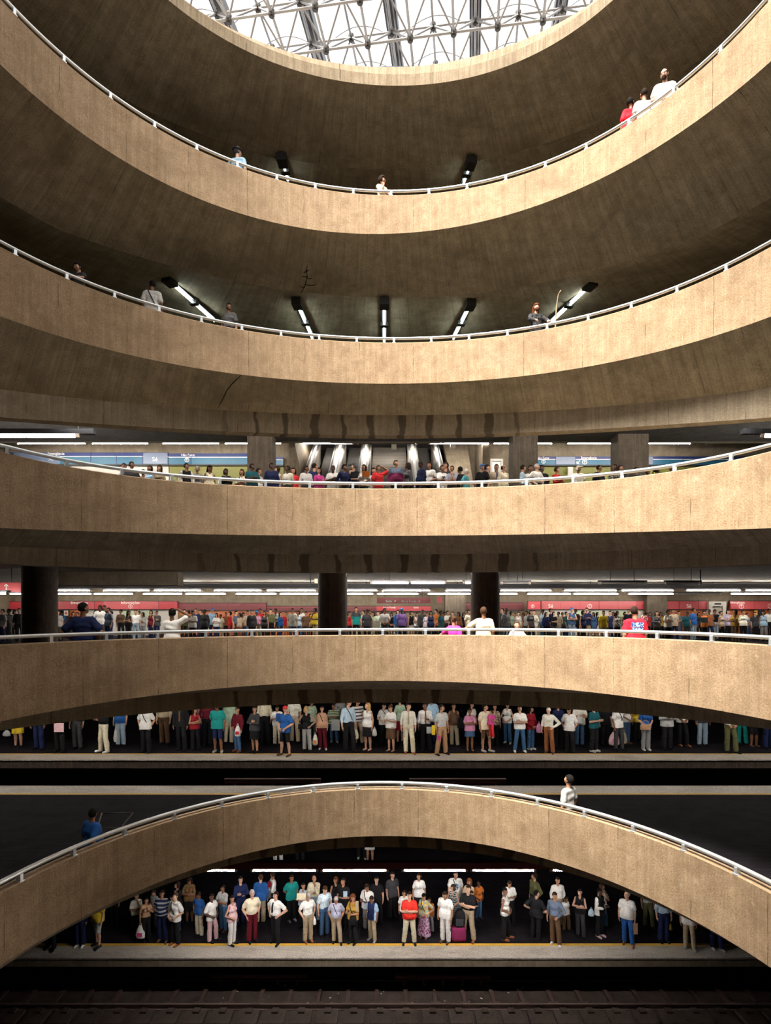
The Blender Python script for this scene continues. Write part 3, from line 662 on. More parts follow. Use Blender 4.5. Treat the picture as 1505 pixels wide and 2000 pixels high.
# ------------------------------------------------------------------ escalators and stairs
def escalator(x0, x1, label, stair=False, y0=20.2, y1=26.7, z0=3.2, slope=.645):
    z1 = z0 + (y1-y0)*slope; w = x1-x0
    e = empty('staircase' if stair else 'escalator', ((x0+x1)/2, y0, z0)); tag(e, label, 'stairs' if stair else 'escalator')
    m = MB(); n = 40; dy = (y1-y0)/n; dz = (z1-z0)/n
    for i in range(n): m.box((-w/2+.02, i*dy, i*dz-.25), (w/2-.02, (i+1)*dy+.02, (i+1)*dz))
    m.build('steps', M['step'], e)
    if stair:
        m = MB()
        for i in range(n): m.box((-w/2+.02, i*dy-.012, (i+1)*dz-.03), (w/2-.02, i*dy+.03, (i+1)*dz+.004))
        m.build('nosings', M['nosing'], e)
    return e
def balustrade(xc, w, label, y0=20.3, y1=25.2, z0=3.2, slope=.645, h=.95):
    e = empty('balustrade', (xc, y0, z0)); tag(e, label, 'balustrade', 'steel balustrades between the escalators'); L = y1-y0; s = slope
    m = MB(); m.add([(-w/2,0,0),(w/2,0,0),(w/2,L,L*s),(-w/2,L,L*s),(-w/2,0,h-.05),(w/2,0,h-.05),(w/2,L,L*s+h-.05),(-w/2,L,L*s+h-.05)],
          [(0,3,2,1),(4,5,6,7),(0,1,5,4),(1,2,6,5),(2,3,7,6),(3,0,4,7)]); m.build('panel', M['chrome'], e)
    for sx in (-1, 1):
        m = MB(); m.tube([(sx*w*.42, -.15, h*.55), (sx*w*.42, -.05, h), (sx*w*.42, L, L*s+h)], .035, 8); m.build('handrail_belt', M['black_metal'], e)
    m = MB(); m.box((-w*.12, 0, h-.05), (w*.12, .1, h-.02)); m.bar((0, 0, h-.02), (0, L, L*s+h-.02), w*.25, .03); m.build('deck_cover', M['white_metal'], e)
D0 = 22.0
xs = lambda px: px2x(px, D0)
escalator(xs(612), xs(640), 'left escalator, dark steps rising behind the crowd'); escalator(xs(666), xs(697), 'second escalator from the left')
escalator(xs(722), xs(800), 'wide central staircase between the escalators', True); escalator(xs(822), xs(852), 'escalator right of the central staircase')
for px, w, lab in ((601, .26, 'leftmost steel balustrade beside the left escalator'), (653, .45, 'wide steel balustrade between the two left escalators'), (710, .42, 'steel balustrade left of the central staircase'),
                   (811, .38, 'steel balustrade right of the central staircase'), (861, .28, 'rightmost steel balustrade of the escalators')):
    balustrade(xs(px), w, lab)
m = MB(); m.add([(xs(560),22.5,3.2),(xs(592),22.5,3.2),(xs(592),26.9,6.2),(xs(560),26.9,6.2),(xs(560),22.5,7.4),(xs(592),22.5,4.6),(xs(592),26.9,7.4),(xs(560),26.9,7.4)],
    [(0,3,2,1),(4,5,6,7),(0,1,5,4),(1,2,6,5),(2,3,7,6),(3,0,4,7)]); tag(m.build('ramp_wall', M['wallc']), 'slanted concrete side wall left of the escalators', 'side wall')
m = MB(); m.add([(xs(905),22.5,3.2),(xs(942),22.5,3.2),(xs(940),26,7.4),(xs(885),26,7.4),(xs(905),22.9,3.2),(xs(942),22.9,3.2),(xs(940),26.4,7.4),(xs(885),26.4,7.4)],
    [(0,1,2,3),(7,6,5,4),(0,4,5,1),(1,5,6,2),(2,6,7,3),(3,7,4,0)]); tag(m.build('ramp_wall', M['wallc']), 'slanted concrete side wall right of the escalators', 'side wall')
m = MB(); m.box((px2x(942,24), 24, 3.2), (px2x(957,24), 26, 7.4)); tag(m.build('pier', M['wallc']), 'narrow concrete pier left of the white door', 'pier')
for px, w in ((769, 'over the central staircase'), (884, 'right of the escalators')):
    m = MB(); m.box((px2x(px,23.6)-.1, 23.5, py2z(877,23.6)), (px2x(px,23.6)+.1, 23.7, py2z(868,23.6))); tag(m.build('speaker_box', M['white_metal']), 'small white box hanging ' + w, 'box')

# ------------------------------------------------------------------ track furniture
def rail_line(name, y, z, label, cat='rail', mat='alu'):
    m = MB(); m.box((-XW+.2, y-.035, z-.02), (XW-.2, y+.035, z+.02)); m.box((-XW+.2, y-.01, z-.12), (XW-.2, y+.01, z-.02)); m.box((-XW+.2, y-.07, z-.15), (XW-.2, y+.07, z-.12))
    tag(m.build(name, M[mat]), label, cat)
M['rail_top'] = plain('worn_rail_steel', (.22, .16, .14), .35, .6)
M['rust'] = plain('rusty_track_steel', (.06, .035, .028), .6, .3)
rail_line('running_rail', 12.2*1150/770.0, -12.15, 'shiny running rail crossing the bottom of the photo', 'rail', 'rail_top')
rail_line('running_rail', 16.75, -12.15, 'nearer running rail at the lower frame edge', 'rail', 'rail_top')
m = MB(); m.tube([(-XW+.2, 19.25, -12.05), (XW-.2, 19.25, -12.05)], .03, 8); tag(m.build('guard_pipe', M['rust']), 'dark pipe running under the platform edge', 'pipe')
bar0 = None
for i in range(30):
    x = -13.2 + i*.92
    if bar0 is None: m = MB(); m.box((-.06, -.42, -.02), (.06, .40, .06)); m.box((-.16, -.55, .0), (.16, -.44, .1)); o = bar0 = m.build('track_tie', M['rust'])
    else: o = bar0.copy(); COL.objects.link(o)
    o.location = (x, 18.85, -12.28)
    tag(o, 'rusty cross tie under the bottom platform edge', 'track tie', 'cross ties of the bottom track')
blk = None
for i in range(34):
    x = -13 + i*.80
    if blk is None: m = MB(); m.box((-.32, -.3, 0), (.32, .32, .10)); m.box((-.10, .12, .10), (.10, .32, .16)); o = blk = m.build('sleeper', M['soot'])
    else: o = blk.copy(); COL.objects.link(o)
    o.location = (x, 17.75, -12.3); tag(o, 'concrete sleeper block in the foreground track', 'sleeper', 'sleeper blocks of the bottom track')
def cover(px0, px1, py, d, lab):
    x0, x1 = px2x(px0, d), px2x(px1, d); z = py2z(py, d)
    e = empty('third_rail_cover', ((x0+x1)/2, d, z)); tag(e, lab, 'third rail cover'); h = (x1-x0)/2
    m = MB(); m.box((-h, -.06, -.02), (h, .08, .05)); m.build('cover', M['rust'], e)
    m = MB(); m.box((-h, -.02, -.09), (h, .03, -.05)); m.build('rail', M['red_dark'], e)
    for i in range(5):
        m = MB(); xx = -h + (i+.5)*h*2/5; m.box((xx-.04, -.04, -.30), (xx+.04, .06, -.02)); m.build('bracket', M['rust'], e)
cover(412, 598, 1905, 19.2, 'long third rail cover under the bottom platform, left'); cover(771, 958, 1906, 19.2, 'long third rail cover under the bottom platform, right')
cover(438, 626, 1524, 18.3, 'reddish third rail cover in the upper track pit, left of the arch top'); cover(799, 988, 1524, 18.3, 'reddish third rail cover in the upper track pit, right of the arch top')
M['litter'] = plain('litter_paper', (.5, .42, .33), .7)
lit = None
for i in range(26):
    if lit is None:
        m = MB(); m.add([(-.05,-.03,0),(.05,-.035,.012),(.045,.03,.004),(-.04,.035,.02),(0,0,.03)], [(0,1,4),(1,2,4),(2,3,4),(3,0,4),(3,2,1,0)]); o = lit = m.build('litter', M['litter'])
    else: o = lit.copy(); COL.objects.link(o)
    s = random.uniform(.35, 1); o.scale = (s, s, s); o.location = (random.uniform(-6.5, 4.5), random.uniform(18.45, 19.4), -12.295); o.rotation_euler = (0, 0, random.uniform(0, 6))
    tag(o, 'small scrap of litter between the rusty ties of the bottom track', 'litter', 'litter on the bottom track')
# floor hatch on the island platform
m = MB(); d0 = 5.1*1150/(1588-HZ); d1 = 5.1*1150/(1615-HZ)
hx = [(199,1588),(260,1588),(236,1617),(190,1617)]
pts = [((px-CX)/F*(5.1*F/(py-HZ)), 5.1*F/(py-HZ)) for px, py in hx]
for i in range(4):
    a, b = pts[i], pts[(i+1)%4]; m.bar((a[0], a[1], -5.096), (b[0], b[1], -5.096), .03, .012)
tag(m.build('floor_hatch', M['rust']), 'thin metal frame of a floor hatch beside the blue-shirted walker', 'hatch')

# ------------------------------------------------------------------ skylight: double layer space frame, dark beams, vault ribs
e = empty('space_frame', (0, 21, 20)); tag(e, 'grey tubular space frame with dark nodes under the bright skylight', 'space frame')
AL = math.radians(-8); a = 1.5
def G2(i, j, off=0): 
    u, v = (i+off)*a, (j+off)*a; x0, y0 = px2x(718, 20*F/1109), 20*F/1109
    return Vector((x0 + u*math.cos(AL) - v*math.sin(AL), y0 + u*math.sin(AL) + v*math.cos(AL), 0))
nodes = []; low = {}; up = {}
for i in range(-6, 8):
    for j in range(-4, 4):
        low[(i,j)] = G2(i, j) + Vector((0,0,20)); up[(i,j)] = G2(i, j, .5) + Vector((0,0,21.05))
org = Vector((0, 21, 20)); mt = MB(); mu = MB(); md = MB(); mn = MB()
def tb(mb, p, q, r): mb.tube([p-org, q-org], r, 6, cap=False)
for (i,j), p in low.items():
    if (i+1,j) in low: tb(mt, p, low[(i+1,j)], .045)
    if (i,j+1) in low: tb(mt, p, low[(i,j+1)], .045)
    q = up[(i,j)]
    if (i+1,j) in up: tb(mu, q, up[(i+1,j)], .04)
    if (i,j+1) in up: tb(mu, q, up[(i,j+1)], .04)
    for di, dj in ((0,0),(1,0),(0,1),(1,1)):
        r_ = low.get((i+di,j+dj))
        if r_ is not None: tb(md, q, r_, .036)
    for c in (p, q):
        nodes.append(c.copy())
mt.build('lower_chords', M['frame_tube'], e); mu.build('upper_chords', M['frame_tube'], e); md.build('diagonals', M['frame_tube'], e); 
def onscreen(c): X = CX + F*c.x/c.y; Y = HZ - F*c.z/c.y; return (0 < X < 1505 and -40 < Y and Y < 130, -Y)
vis = sorted([c for c in nodes if onscreen(c)[0]], key=lambda c: c.y)[:100]; rest = [c for c in nodes if c not in vis]
nd = None
for c in vis:
    if nd is None: m = MB(); m.tube([(0,0,-.10), (0,0,.10)], .105, 8); m.tube([(0,0,-.13), (0,0,.13)], .05, 8); n_ = nd = m.build('node', M['frame_node'], e)
    else: n_ = nd.copy(); COL.objects.link(n_)
    n_.location = c - org
for c in rest: mn.tube([c-org+Vector((0,0,-.10)), c-org+Vector((0,0,.10))], .105, 8)
mn.build('nodes', M['frame_node'], e)['kind'] = 'stuff'
for i, ii in enumerate(range(-6, 9, 2)):
    p = G2(ii, -4.4, .5); q = G2(ii, 3.6, .5); p.z = q.z = 21.55
    m = MB(); c = (p+q)/2; m.bar(p-c, q-c, .42, .45)
    o = m.build('roof_beam', M['steel_dark']); o.location = c; tag(o, 'dark steel roof beam crossing the bright skylight', 'beam', 'dark roof beams over the skylight')
    g = MB(); g.bar(p-c+Vector((-.12,0,-.24)), q-c+Vector((-.12,0,-.24)), .05, .03); g.bar(p-c+Vector((.12,0,-.24)), q-c+Vector((.12,0,-.24)), .05, .03); g.build('flange', M['frame_tube'], o)
e = empty('vault_ribs', (0, 21, 21.6)); tag(e, 'thin curved ribs of the translucent roof vaults', 'roof ribs'); m = MB()
for ii in range(-6, 7, 2):
    for j in np.arange(-4, 4, 1.0):
        p = G2(ii, j, .5); q = G2(ii+2, j, .5); pts = []
        for t in np.linspace(0, 1, 13):
            pts.append(p.lerp(q, t) + Vector((0, 0, .6 + .75*math.sin(PI*t))) - Vector((0, 21, 0)))
        m.tube(pts, .022, 5, cap=False)
m.build('ribs', M['frame_tube'], e); e.children[0].location = (0, 0, 0)
for v in e.children[0].data.vertices: v.co.z += 0
m = MB(); m.box((-6, 21.9, 19.6), (8, 22.2, 20.3)); tag(m.build('perimeter_beam', M['blue_pale']), 'grey edge beam of the skylight behind the space frame', 'beam')
# added lamp row, unseen behind the balcony beam, lighting the platform across the tracks
for i in range(8):
    xa = -17.5 + i*4.6
    e = empty('fluorescent_lamp', (xa + 1.9, 18.9, -2.25)); tag(e, 'added fluorescent lamp hidden behind the balcony beam, lighting the platform across the tracks', 'lamp', 'added lamps over the platform across the tracks')
    m = MB(); m.box((-1.95, .02, .03), (1.95, .10, .10)); m.build('housing', M['housing'], e)
    m = MB(); m.box((-.05, .03, .10), (.05, .09, .30)); m.build('hanger', M['black_metal'], e)
    for q in (-1, 1):
        t = MB(); t.tube([(q*.08, 0, 0), (q*1.85, 0, 0)], .022, 8); t.build('tube', M['tube_on'], e)

# further unseen lamps added behind the beams to light concourse and red platform crowds
def added_lamp_row(xs_, y, z, ztop, label, group, half=1.95):
    for xa in xs_:
        e = empty('fluorescent_lamp', (xa, y, z)); tag(e, label, 'lamp', group)
        m = MB(); m.box((-half, .02, .03), (half, .10, .10)); m.build('housing', M['housing'], e)
        m = MB(); m.box((-.05, .03, .10), (.05, .09, ztop - z)); m.build('hanger', M['black_metal'], e)
        for q in (-1, 1):
            t = MB(); t.tube([(q*.08, 0, 0), (q*(half-.1), 0, 0)], .022, 8); t.build('tube', M['tube_on'], e)
added_lamp_row([-8.2 + 4.4*i for i in range(5)], 17.75, 5.95, 6.25, 'added fluorescent lamp hidden behind the balcony beam, lighting the concourse crowd', 'added lamps before the concourse crowd', 1.8)
added_lamp_row([-4.3, 0.2, 4.7], 18.6, 1.36, 1.5, 'added fluorescent lamp hidden behind the balcony beam, lighting the red platform', 'added lamps of the red platform')
# ------------------------------------------------------------------ figures: one continuous surface per body, grown from a distance field
def surface_nets(D, lo, h):
    S = D < 0
    nx, ny, nz = D.shape
    c = S[:-1,:-1,:-1].astype(np.int8)
    for dx in (0,1):
        for dy in (0,1):
            for dz in (0,1):
                if dx or dy or dz: c = c + S[dx:nx-1+dx, dy:ny-1+dy, dz:nz-1+dz]
    act = (c > 0) & (c < 8); I = np.argwhere(act)
    idx = -np.ones(act.shape, np.int64); idx[act] = np.arange(len(I))
    P = np.zeros((len(I), 3)); n = np.zeros(len(I))
    ed = []
    for ax in range(3):
        o = [k for k in range(3) if k != ax]
        for a in (0,1):
            for b in (0,1):
                p = [0,0,0]; p[o[0]] = a; p[o[1]] = b; q = p[:]; q[ax] = 1; ed.append((p, q))
    for p, q in ed:
        a = D[I[:,0]+p[0], I[:,1]+p[1], I[:,2]+p[2]]; b = D[I[:,0]+q[0], I[:,1]+q[1], I[:,2]+q[2]]
        m = (a < 0) != (b < 0); t = a[m] / (a[m] - b[m])
        P[m] += np.array(p) + t[:,None] * (np.array(q) - np.array(p)); n[m] += 1
    V = (I + P / n[:,None]) * h + lo
    faces = []
    for ax in range(3):
        o = [(1,2),(2,0),(0,1)][ax]
        sl = [slice(1, s-1) for s in D.shape]; sl[ax] = slice(0, D.shape[ax]-1)
        sl2 = list(sl); sl2[ax] = slice(1, D.shape[ax])
        A = S[tuple(sl)]; B = S[tuple(sl2)]; m = A != B; J = np.argwhere(m); J = J + np.array([0 if k == ax else 1 for k in range(3)])
        fl = A[m]
        def g(du, dv):
            K = J.copy(); K[:,o[0]] -= du; K[:,o[1]] -= dv; return idx[K[:,0],K[:,1],K[:,2]]
        q = np.stack([g(1,1), g(0,1), g(0,0), g(1,0)], 1); q[~fl] = q[~fl][:, ::-1]; faces.append(q)
    return V, np.concatenate(faces)

def sd_cone(P, a, b, ra, rb, ys):
    a = np.array(a, float); ab = np.array(b, float) - a; L2 = max(ab @ ab, 1e-9)
    q = P - a; t = np.clip((q @ ab) / L2, 0, 1)[..., None]; r = q - t * ab
    if ys != 1: r = r / np.array([1, ys, 1])
    return np.sqrt((r * r).sum(-1)) - (ra + (rb - ra) * t[..., 0])
def sd_ell(P, c, r, R=None):
    q = P - np.array(c)
    if R is not None: q = q @ R
    r = np.array(r); k0 = np.sqrt(((q / r) ** 2).sum(-1)); k1 = np.sqrt(((q / r**2) ** 2).sum(-1)) + 1e-9
    return k0 * (k0 - 1) / k1
def bake(prims, h, cuts=(), wrinkle=0.0, seed=0, name='body'):
    """prims: ('c',a,b,ra,rb,ys,k) or ('e',c,r,R,k); k = blend radius, negative = carve. cuts: functions of P that must be < 0"""
    lo = np.full(3, 9.0); hi = -lo
    for p in prims:
        if p[0] == 'c': r = max(p[3], p[4]); A = np.minimum(p[1], p[2]) - r; B = np.maximum(p[1], p[2]) + r
        else: A = np.array(p[1]) - max(p[2]); B = np.array(p[1]) + max(p[2])
        if p[-1] >= 0: lo = np.minimum(lo, A); hi = np.maximum(hi, B)
    lo -= 3*h; hi += 3*h; n = np.ceil((hi - lo) / h).astype(int) + 1
    ax = [lo[i] + h * np.arange(n[i]) for i in range(3)]
    D = np.full(tuple(n), .12)
    for p in prims:
        k = p[-1]; mg = abs(k) + .03
        if p[0] == 'c': r = max(p[3], p[4]); A = np.minimum(p[1], p[2]) - r - mg; B = np.maximum(p[1], p[2]) + r + mg
        else: A = np.array(p[1]) - max(p[2]) - mg; B = np.array(p[1]) + max(p[2]) + mg
        s = tuple(slice(max(0, int((A[i]-lo[i])/h)), max(0, min(n[i], int((B[i]-lo[i])/h) + 2))) for i in range(3))
        if any(q.stop <= q.start for q in s): continue
        P = np.stack(np.meshgrid(*[ax[i][s[i]] for i in range(3)], indexing='ij'), -1)
        d = sd_cone(P, *p[1:6]) if p[0] == 'c' else sd_ell(P, p[1], p[2], p[3])
        o = D[s]
        if k < 0: kk = -k; w = np.clip(.5 - .5*(-d - o)/kk, 0, 1) if False else None; D[s] = np.maximum(o, -d)
        else:
            w = np.clip(.5 + .5*(o - d)/max(k, 1e-6), 0, 1); D[s] = o*(1-w) + d*w - k*w*(1-w)
    if cuts:
        P = np.stack(np.meshgrid(*ax, indexing='ij'), -1)
        for f in cuts: D = np.maximum(D, f(P))
    if D[D < 0].size == 0: return None
    V, Q = surface_nets(D, lo, h)
    if wrinkle:
        r = np.random.default_rng(seed); w = np.zeros(len(V))
        for _ in range(7):
            kx, ky, kz = r.normal(size=3) * np.array([14, 14, 26]); w += np.sin(V[:,0]*kx + V[:,1]*ky + V[:,2]*kz + r.uniform(0, 6) + 1.5*np.sin(V[:,2]*11 + r.uniform(0, 6)))
        c = V.mean(0); dirs = V - np.array([0, c[1], 0]); dirs[:,2] = 0; dirs /= (np.linalg.norm(dirs, axis=1)[:,None] + 1e-6)
        V = V + dirs * (w * wrinkle / 2.6)[:,None]
    me = bpy.data.meshes.new(name)
    me.vertices.add(len(V)); me.vertices.foreach_set('co', V.astype(np.float32).ravel())
    me.loops.add(Q.size); me.loops.foreach_set('vertex_index', Q.astype(np.int32).ravel())
    me.polygons.add(len(Q)); me.polygons.foreach_set('loop_start', np.arange(0, Q.size, 4, dtype=np.int32))
    me.polygons.foreach_set('use_smooth', np.ones(len(Q), bool))
    me.update(calc_edges=True); me['nv'] = len(V)
    return me, V, Q

def rotm(yaw, pitch):
    cy, sy, cp, sp = math.cos(yaw), math.sin(yaw), math.cos(pitch), math.sin(pitch)
    Rz = np.array([[cy,-sy,0],[sy,cy,0],[0,0,1]]); Rx = np.array([[1,0,0],[0,cp,-sp],[0,sp,cp]])
    return Rz @ Rx
HEADS = {'0': (0, 0), 'L': (-.75, .05), 'R': (.75, .05), 'D': (0, .5), 'DL': (-.5, .42), 'DR': (.5, .42), 'U': (0, -.2)}
NECK = np.array([0, .0, 1.555])
def headx(hd):
    R = rotm(*HEADS[hd]); return R, (lambda p: NECK + R @ (np.array(p, float) - NECK))
def head_prims(hd, sex, grow=0.0):
    R, T = headx(hd); g = grow
    return [('e', T((0,.012,1.66)), (.074+g,.094+g,.098+g), R, .02), ('c', T((0,-.045,1.59)), T((0,-.03,1.635)), .046+g, .058+g, 1, .03),
            ('e', T((0,-.078,1.572)), (.024+g,.020+g,.018+g), R, .02)]
def face_prims(hd, sex):
    R, T = headx(hd)
    out = [('c', T((0,-.088,1.655)), T((0,-.106,1.620)), .009, .0125, 1, .010), ('e', T((0,-.090,1.588)), (.024,.012,.009), R, .006)]
    for s in (-1, 1):
        out += [('c', T((s*.012,-.082,1.680)), T((s*.045,-.070,1.680)), .010, .009, 1, .012), ('e', T((s*.030,-.094,1.655)), (.016,.013,.010), R, -.004),
                ('e', T((s*.029,-.080,1.655)), (.013,.013,.010), R, .001), ('e', T((s*.078,.008,1.640)), (.010,.020,.031), R, .006), ('c', T((s*.040,-.066,1.625)), T((s*.042,-.05,1.60)), .022, .02, 1, .02)]
    return out
# arms: elbow, wrist, hand direction, palm normal (curl side), curl
def arm_pose(kind, s, sh):
    """s = +1 for the arm at +x; returns joints"""
    P = {'down': ((.245,.03,1.13),(.255,-.045,.885),(0,-.12,-1),(-1,0,0),.35),
         'hip':  ((.40,.10,1.15),(.205,-.075,1.00),(-.45,-.55,-.35),(-.3,.9,-.2),.5),
         'pocket': ((.30,.09,1.13),(.205,-.03,.93),(-.15,-.35,-1),(-1,0,0),.2),
         'foldA': ((.235,-.10,1.14),(-.03,-.235,1.205),(-1,.12,.12),(0,1,0),.5),
         'foldB': ((.235,-.10,1.14),(.02,-.20,1.145),(-1,.02,-.05),(0,1,0),.5),
         'clasp': ((.265,.02,1.13),(.085,-.205,.985),(-.75,-.25,-.45),(0,.8,-.4),.7),
         'chin': ((.17,-.20,1.14),(.06,-.165,1.375),(-.25,.15,1),(0,1,0),1.0),
         'hold': ((.235,-.04,1.12),(.13,-.285,1.18),(-.7,-.35,.15),(0,.6,.6),.6),
         'strap': ((.25,-.10,1.15),(.08,-.17,1.30),(-.6,.1,.75),(0,1,0),1.0),
         'head': ((.40,-.05,1.58),(.16,.02,1.735),(-.9,.2,.1),(0,.2,-1),.4),
         'rail': ((.27,-.17,1.20),(.20,-.40,1.08),(-.35,-.75,-.35),(0,-.3,-1),.9),
         'reach': ((.42,-.05,1.22),(.64,-.12,1.08),(.8,-.15,-.35),(0,-.3,-1),.8),
         'belt': ((.30,.04,1.14),(.13,-.185,1.00),(-.6,-.1,-.7),(0,1,0),.6),
         'back': ((.27,.12,1.15),(.10,.20,.98),(-.8,.1,-.3),(0,-1,0),.6),
         'walk': ((.235,.14,1.15),(.25,.10,.90),(0,-.3,-1),(-1,0,0),.5)}[kind]
    f = lambda p: np.array([p[0]*s, p[1], p[2]], float)
    e, w, d, n, c = f(P[0]), f(P[1]), f(P[2]), f(P[3]), P[4]
    dx = (sh - .185); 
    if kind in ('down','hip','pocket','walk','back'): e[0] += dx*s; w[0] += dx*s*.8
    return e, w, d/np.linalg.norm(d), n/np.linalg.norm(n), c
def hand_prims(w, d, n, c, s, far):
    n = n - d*(n@d); n /= np.linalg.norm(n); side = np.cross(d, n); side /= np.linalg.norm(side)
    out = []; g = 1.35 if far else 1.0
    k = w + d*.082
    for i in (-1, 0, 1): out.append(('c', w + d*.012 + side*i*.014, k + side*i*.023, .017*g, .0145*g, 1, .012))
    L = (.072, .080, .075, .058)
    th = -1 if (side @ np.array([0,-1,.2])) < 0 else 1     # the thumb goes to the front/top
    for i in range(4):
        b = k + side*th*(1.5 - i)*.0195; a1 = .45*c + .10; a2 = 1.25*c + .25; l = L[i]
        d1 = d*math.cos(a1) + n*math.sin(a1) + side*th*(1.5-i)*.06; d1 /= np.linalg.norm(d1); d2 = d*math.cos(a2) + n*math.sin(a2)
        m = b + d1*l*.52; t = m + d2*l*.48
        out += [('c', b - d*.01, m, .0098*g, .0092*g, 1, .004), ('c', m, t, .0092*g, .0078*g, 1, .002)]
    t0 = w + d*.028 + side*th*.022; t1 = t0 + (d*.62 + side*th*.72 + n*.3)/1.0*.040; t2 = t1 + (d*.9 + side*th*.15 + n*.35)*.033
    out += [('c', t0, t1, .0145*g, .0115*g, 1, .008), ('c', t1, t2, .0112*g, .009*g, 1, .002)]
    return out
def dims(sex, fat):
    if sex == 'f': d = dict(sh=.158, ch=.104, wa=.100, hp=.112, ar=.040, th=.082)
    elif sex == 'c': d = dict(sh=.165, ch=.105, wa=.110, hp=.10, ar=.043, th=.078)
    else: d = dict(sh=.176, ch=.116, wa=.112, hp=.108, ar=.046, th=.083)
    if fat: 
        for k in ('wa','hp','ch'): d[k] *= 1.18
        d['ar'] *= 1.15; d['th'] *= 1.1
    return d
def torso_prims(sex, fat, g=0.0, low=.93):
    d = dims(sex, fat); q = [
        ('c', (-.072,0,low), (.072,0,low), d['hp']+g, d['hp']+g, .95, .04),
        ('c', (-.03,0,1.04), (.03,0,1.06), d['wa']+.012+g, d['wa']+.012+g, .80, .06),
        ('c', (-.035,.0,1.12), (.035,0,1.12), d['wa']+g, d['wa']+g, .80, .06),
        ('c', (-.062,.0,1.27), (.062,0,1.27), d['ch']+g, d['ch']+g, .86, .06),
        ('c', (-d['sh']*.72,.012,1.395), (d['sh']*.72,.012,1.395), .068+g, .068+g, .95, .05)]
    if sex == 'f':
        for s in (-1, 1): q.append(('e', (s*.066,-.085,1.27), (.060+g,.055+g,.060+g), None, .03))
    if fat: q.append(('e', (0,-.055,1.07), (.150+g,.135+g,.150+g), None, .05))
    return q
LEGS = {'stand': (((.095,-.015,.50),(.10,.025,.085),0),((.105,-.015,.50),(.115,.025,.085),0)),
        'wide': (((.135,-.02,.50),(.185,.025,.085),.15),((.135,-.02,.50),(.175,.02,.085),.15)),
        'relax': (((.09,-.0,.50),(.085,.03,.085),0),((.14,-.09,.51),(.17,-.07,.085),.35)),
        'walk': (((.085,-.14,.52),(.085,-.20,.085),0),((.095,.06,.50),(.10,.27,.12),0))}
def leg_joints(lg, s, sex):
    k, a, turn = LEGS[lg][0 if s < 0 else 1]; fx = .92 if sex == 'f' else 1
    return np.array([s*.088, 0, .90]), np.array([s*k[0]*fx, k[1], k[2]]), np.array([s*a[0]*fx, a[1], a[2]]), turn
def leg_prims(lg, sex, fat):
    d = dims(sex, fat); q = []
    for s in (-1, 1):
        h, k, a, t = leg_joints(lg, s, sex)
        q += [('c', h, k, d['th'], .054, 1, .03), ('c', k + (0,.012,0), (k*.6 + a*.4) + (0,.02,0), .052, .054, 1, .02), ('c', (k*.6 + a*.4) + (0,.02,0), a, .052, .036, 1, .02)]
        toe = a + np.array([s*.10*t + s*.01, -.165, -.052]); q += [('c', a + (0,.02,-.045), toe, .036, .030, 1, .02), ('c', a + (0,.03,-.04), a + (0,.04,-.045), .036, .036, 1, .015)]
    return q
def body_prims(sex, fat, armL, armR, lg, hd, far):
    d = dims(sex, fat); q = torso_prims(sex, fat, -.012) + leg_prims(lg, sex, fat)
    q += [('c', (0,.016,1.42), NECK + (0,.01,.02), .056 if sex != 'f' else .048, .050 if sex != 'f' else .043, 1, .03)]
    q += head_prims(hd, sex) + face_prims(hd, sex)
    for s, kind in ((-1, armL), (1, armR)):
        e, w, dd, n, c = arm_pose(kind, s, d['sh']); sh = np.array([s*d['sh'], .012, 1.385 + (.03 if kind == 'head' else 0)])
        q += [('c', sh, e, d['ar']+.004, d['ar']*.80, 1, .022), ('c', e, e*.6 + w*.4, d['ar']*.80, d['ar']*.84, 1, .012), ('c', e*.6 + w*.4, w, d['ar']*.84, .027, 1, .01)]
        q += hand_prims(w, dd, n, c, s, far)
    return q
CACHE = {}
def face_slots(me, V, Q, hd):
    R, T = headx(hd); C = V[Q].mean(1); L = (C - NECK) @ R + NECK      # back into head space
    mi = np.zeros(len(Q), np.int32); fr = L[:,1] < -.055
    for s in (-1, 1):
        mi[fr & (np.hypot((L[:,0] - s*.031)/.0125, (L[:,2] - 1.656)/.0065) < 1)] = 1
        mi[fr & (np.abs(L[:,0] - s*.031) < .020) & (np.abs(L[:,2] - 1.683) < .0036)] = 3
    mi[fr & (np.hypot(L[:,0]/.024, (L[:,2] - 1.588)/.0085) < 1)] = 2
    me.polygons.foreach_set('material_index', mi)
def get_body(sex, fat, armL, armR, lg, hd, far):
    k = ('b', sex, fat, armL, armR, lg, hd, far)
    if k not in CACHE:
        me, V, Q = bake(body_prims(sex, fat, armL, armR, lg, hd, far), .014 if far else .0092, name='body')
        for _ in range(4): me.materials.append(None)
        face_slots(me, V, Q, hd); CACHE[k] = me
    return CACHE[k]
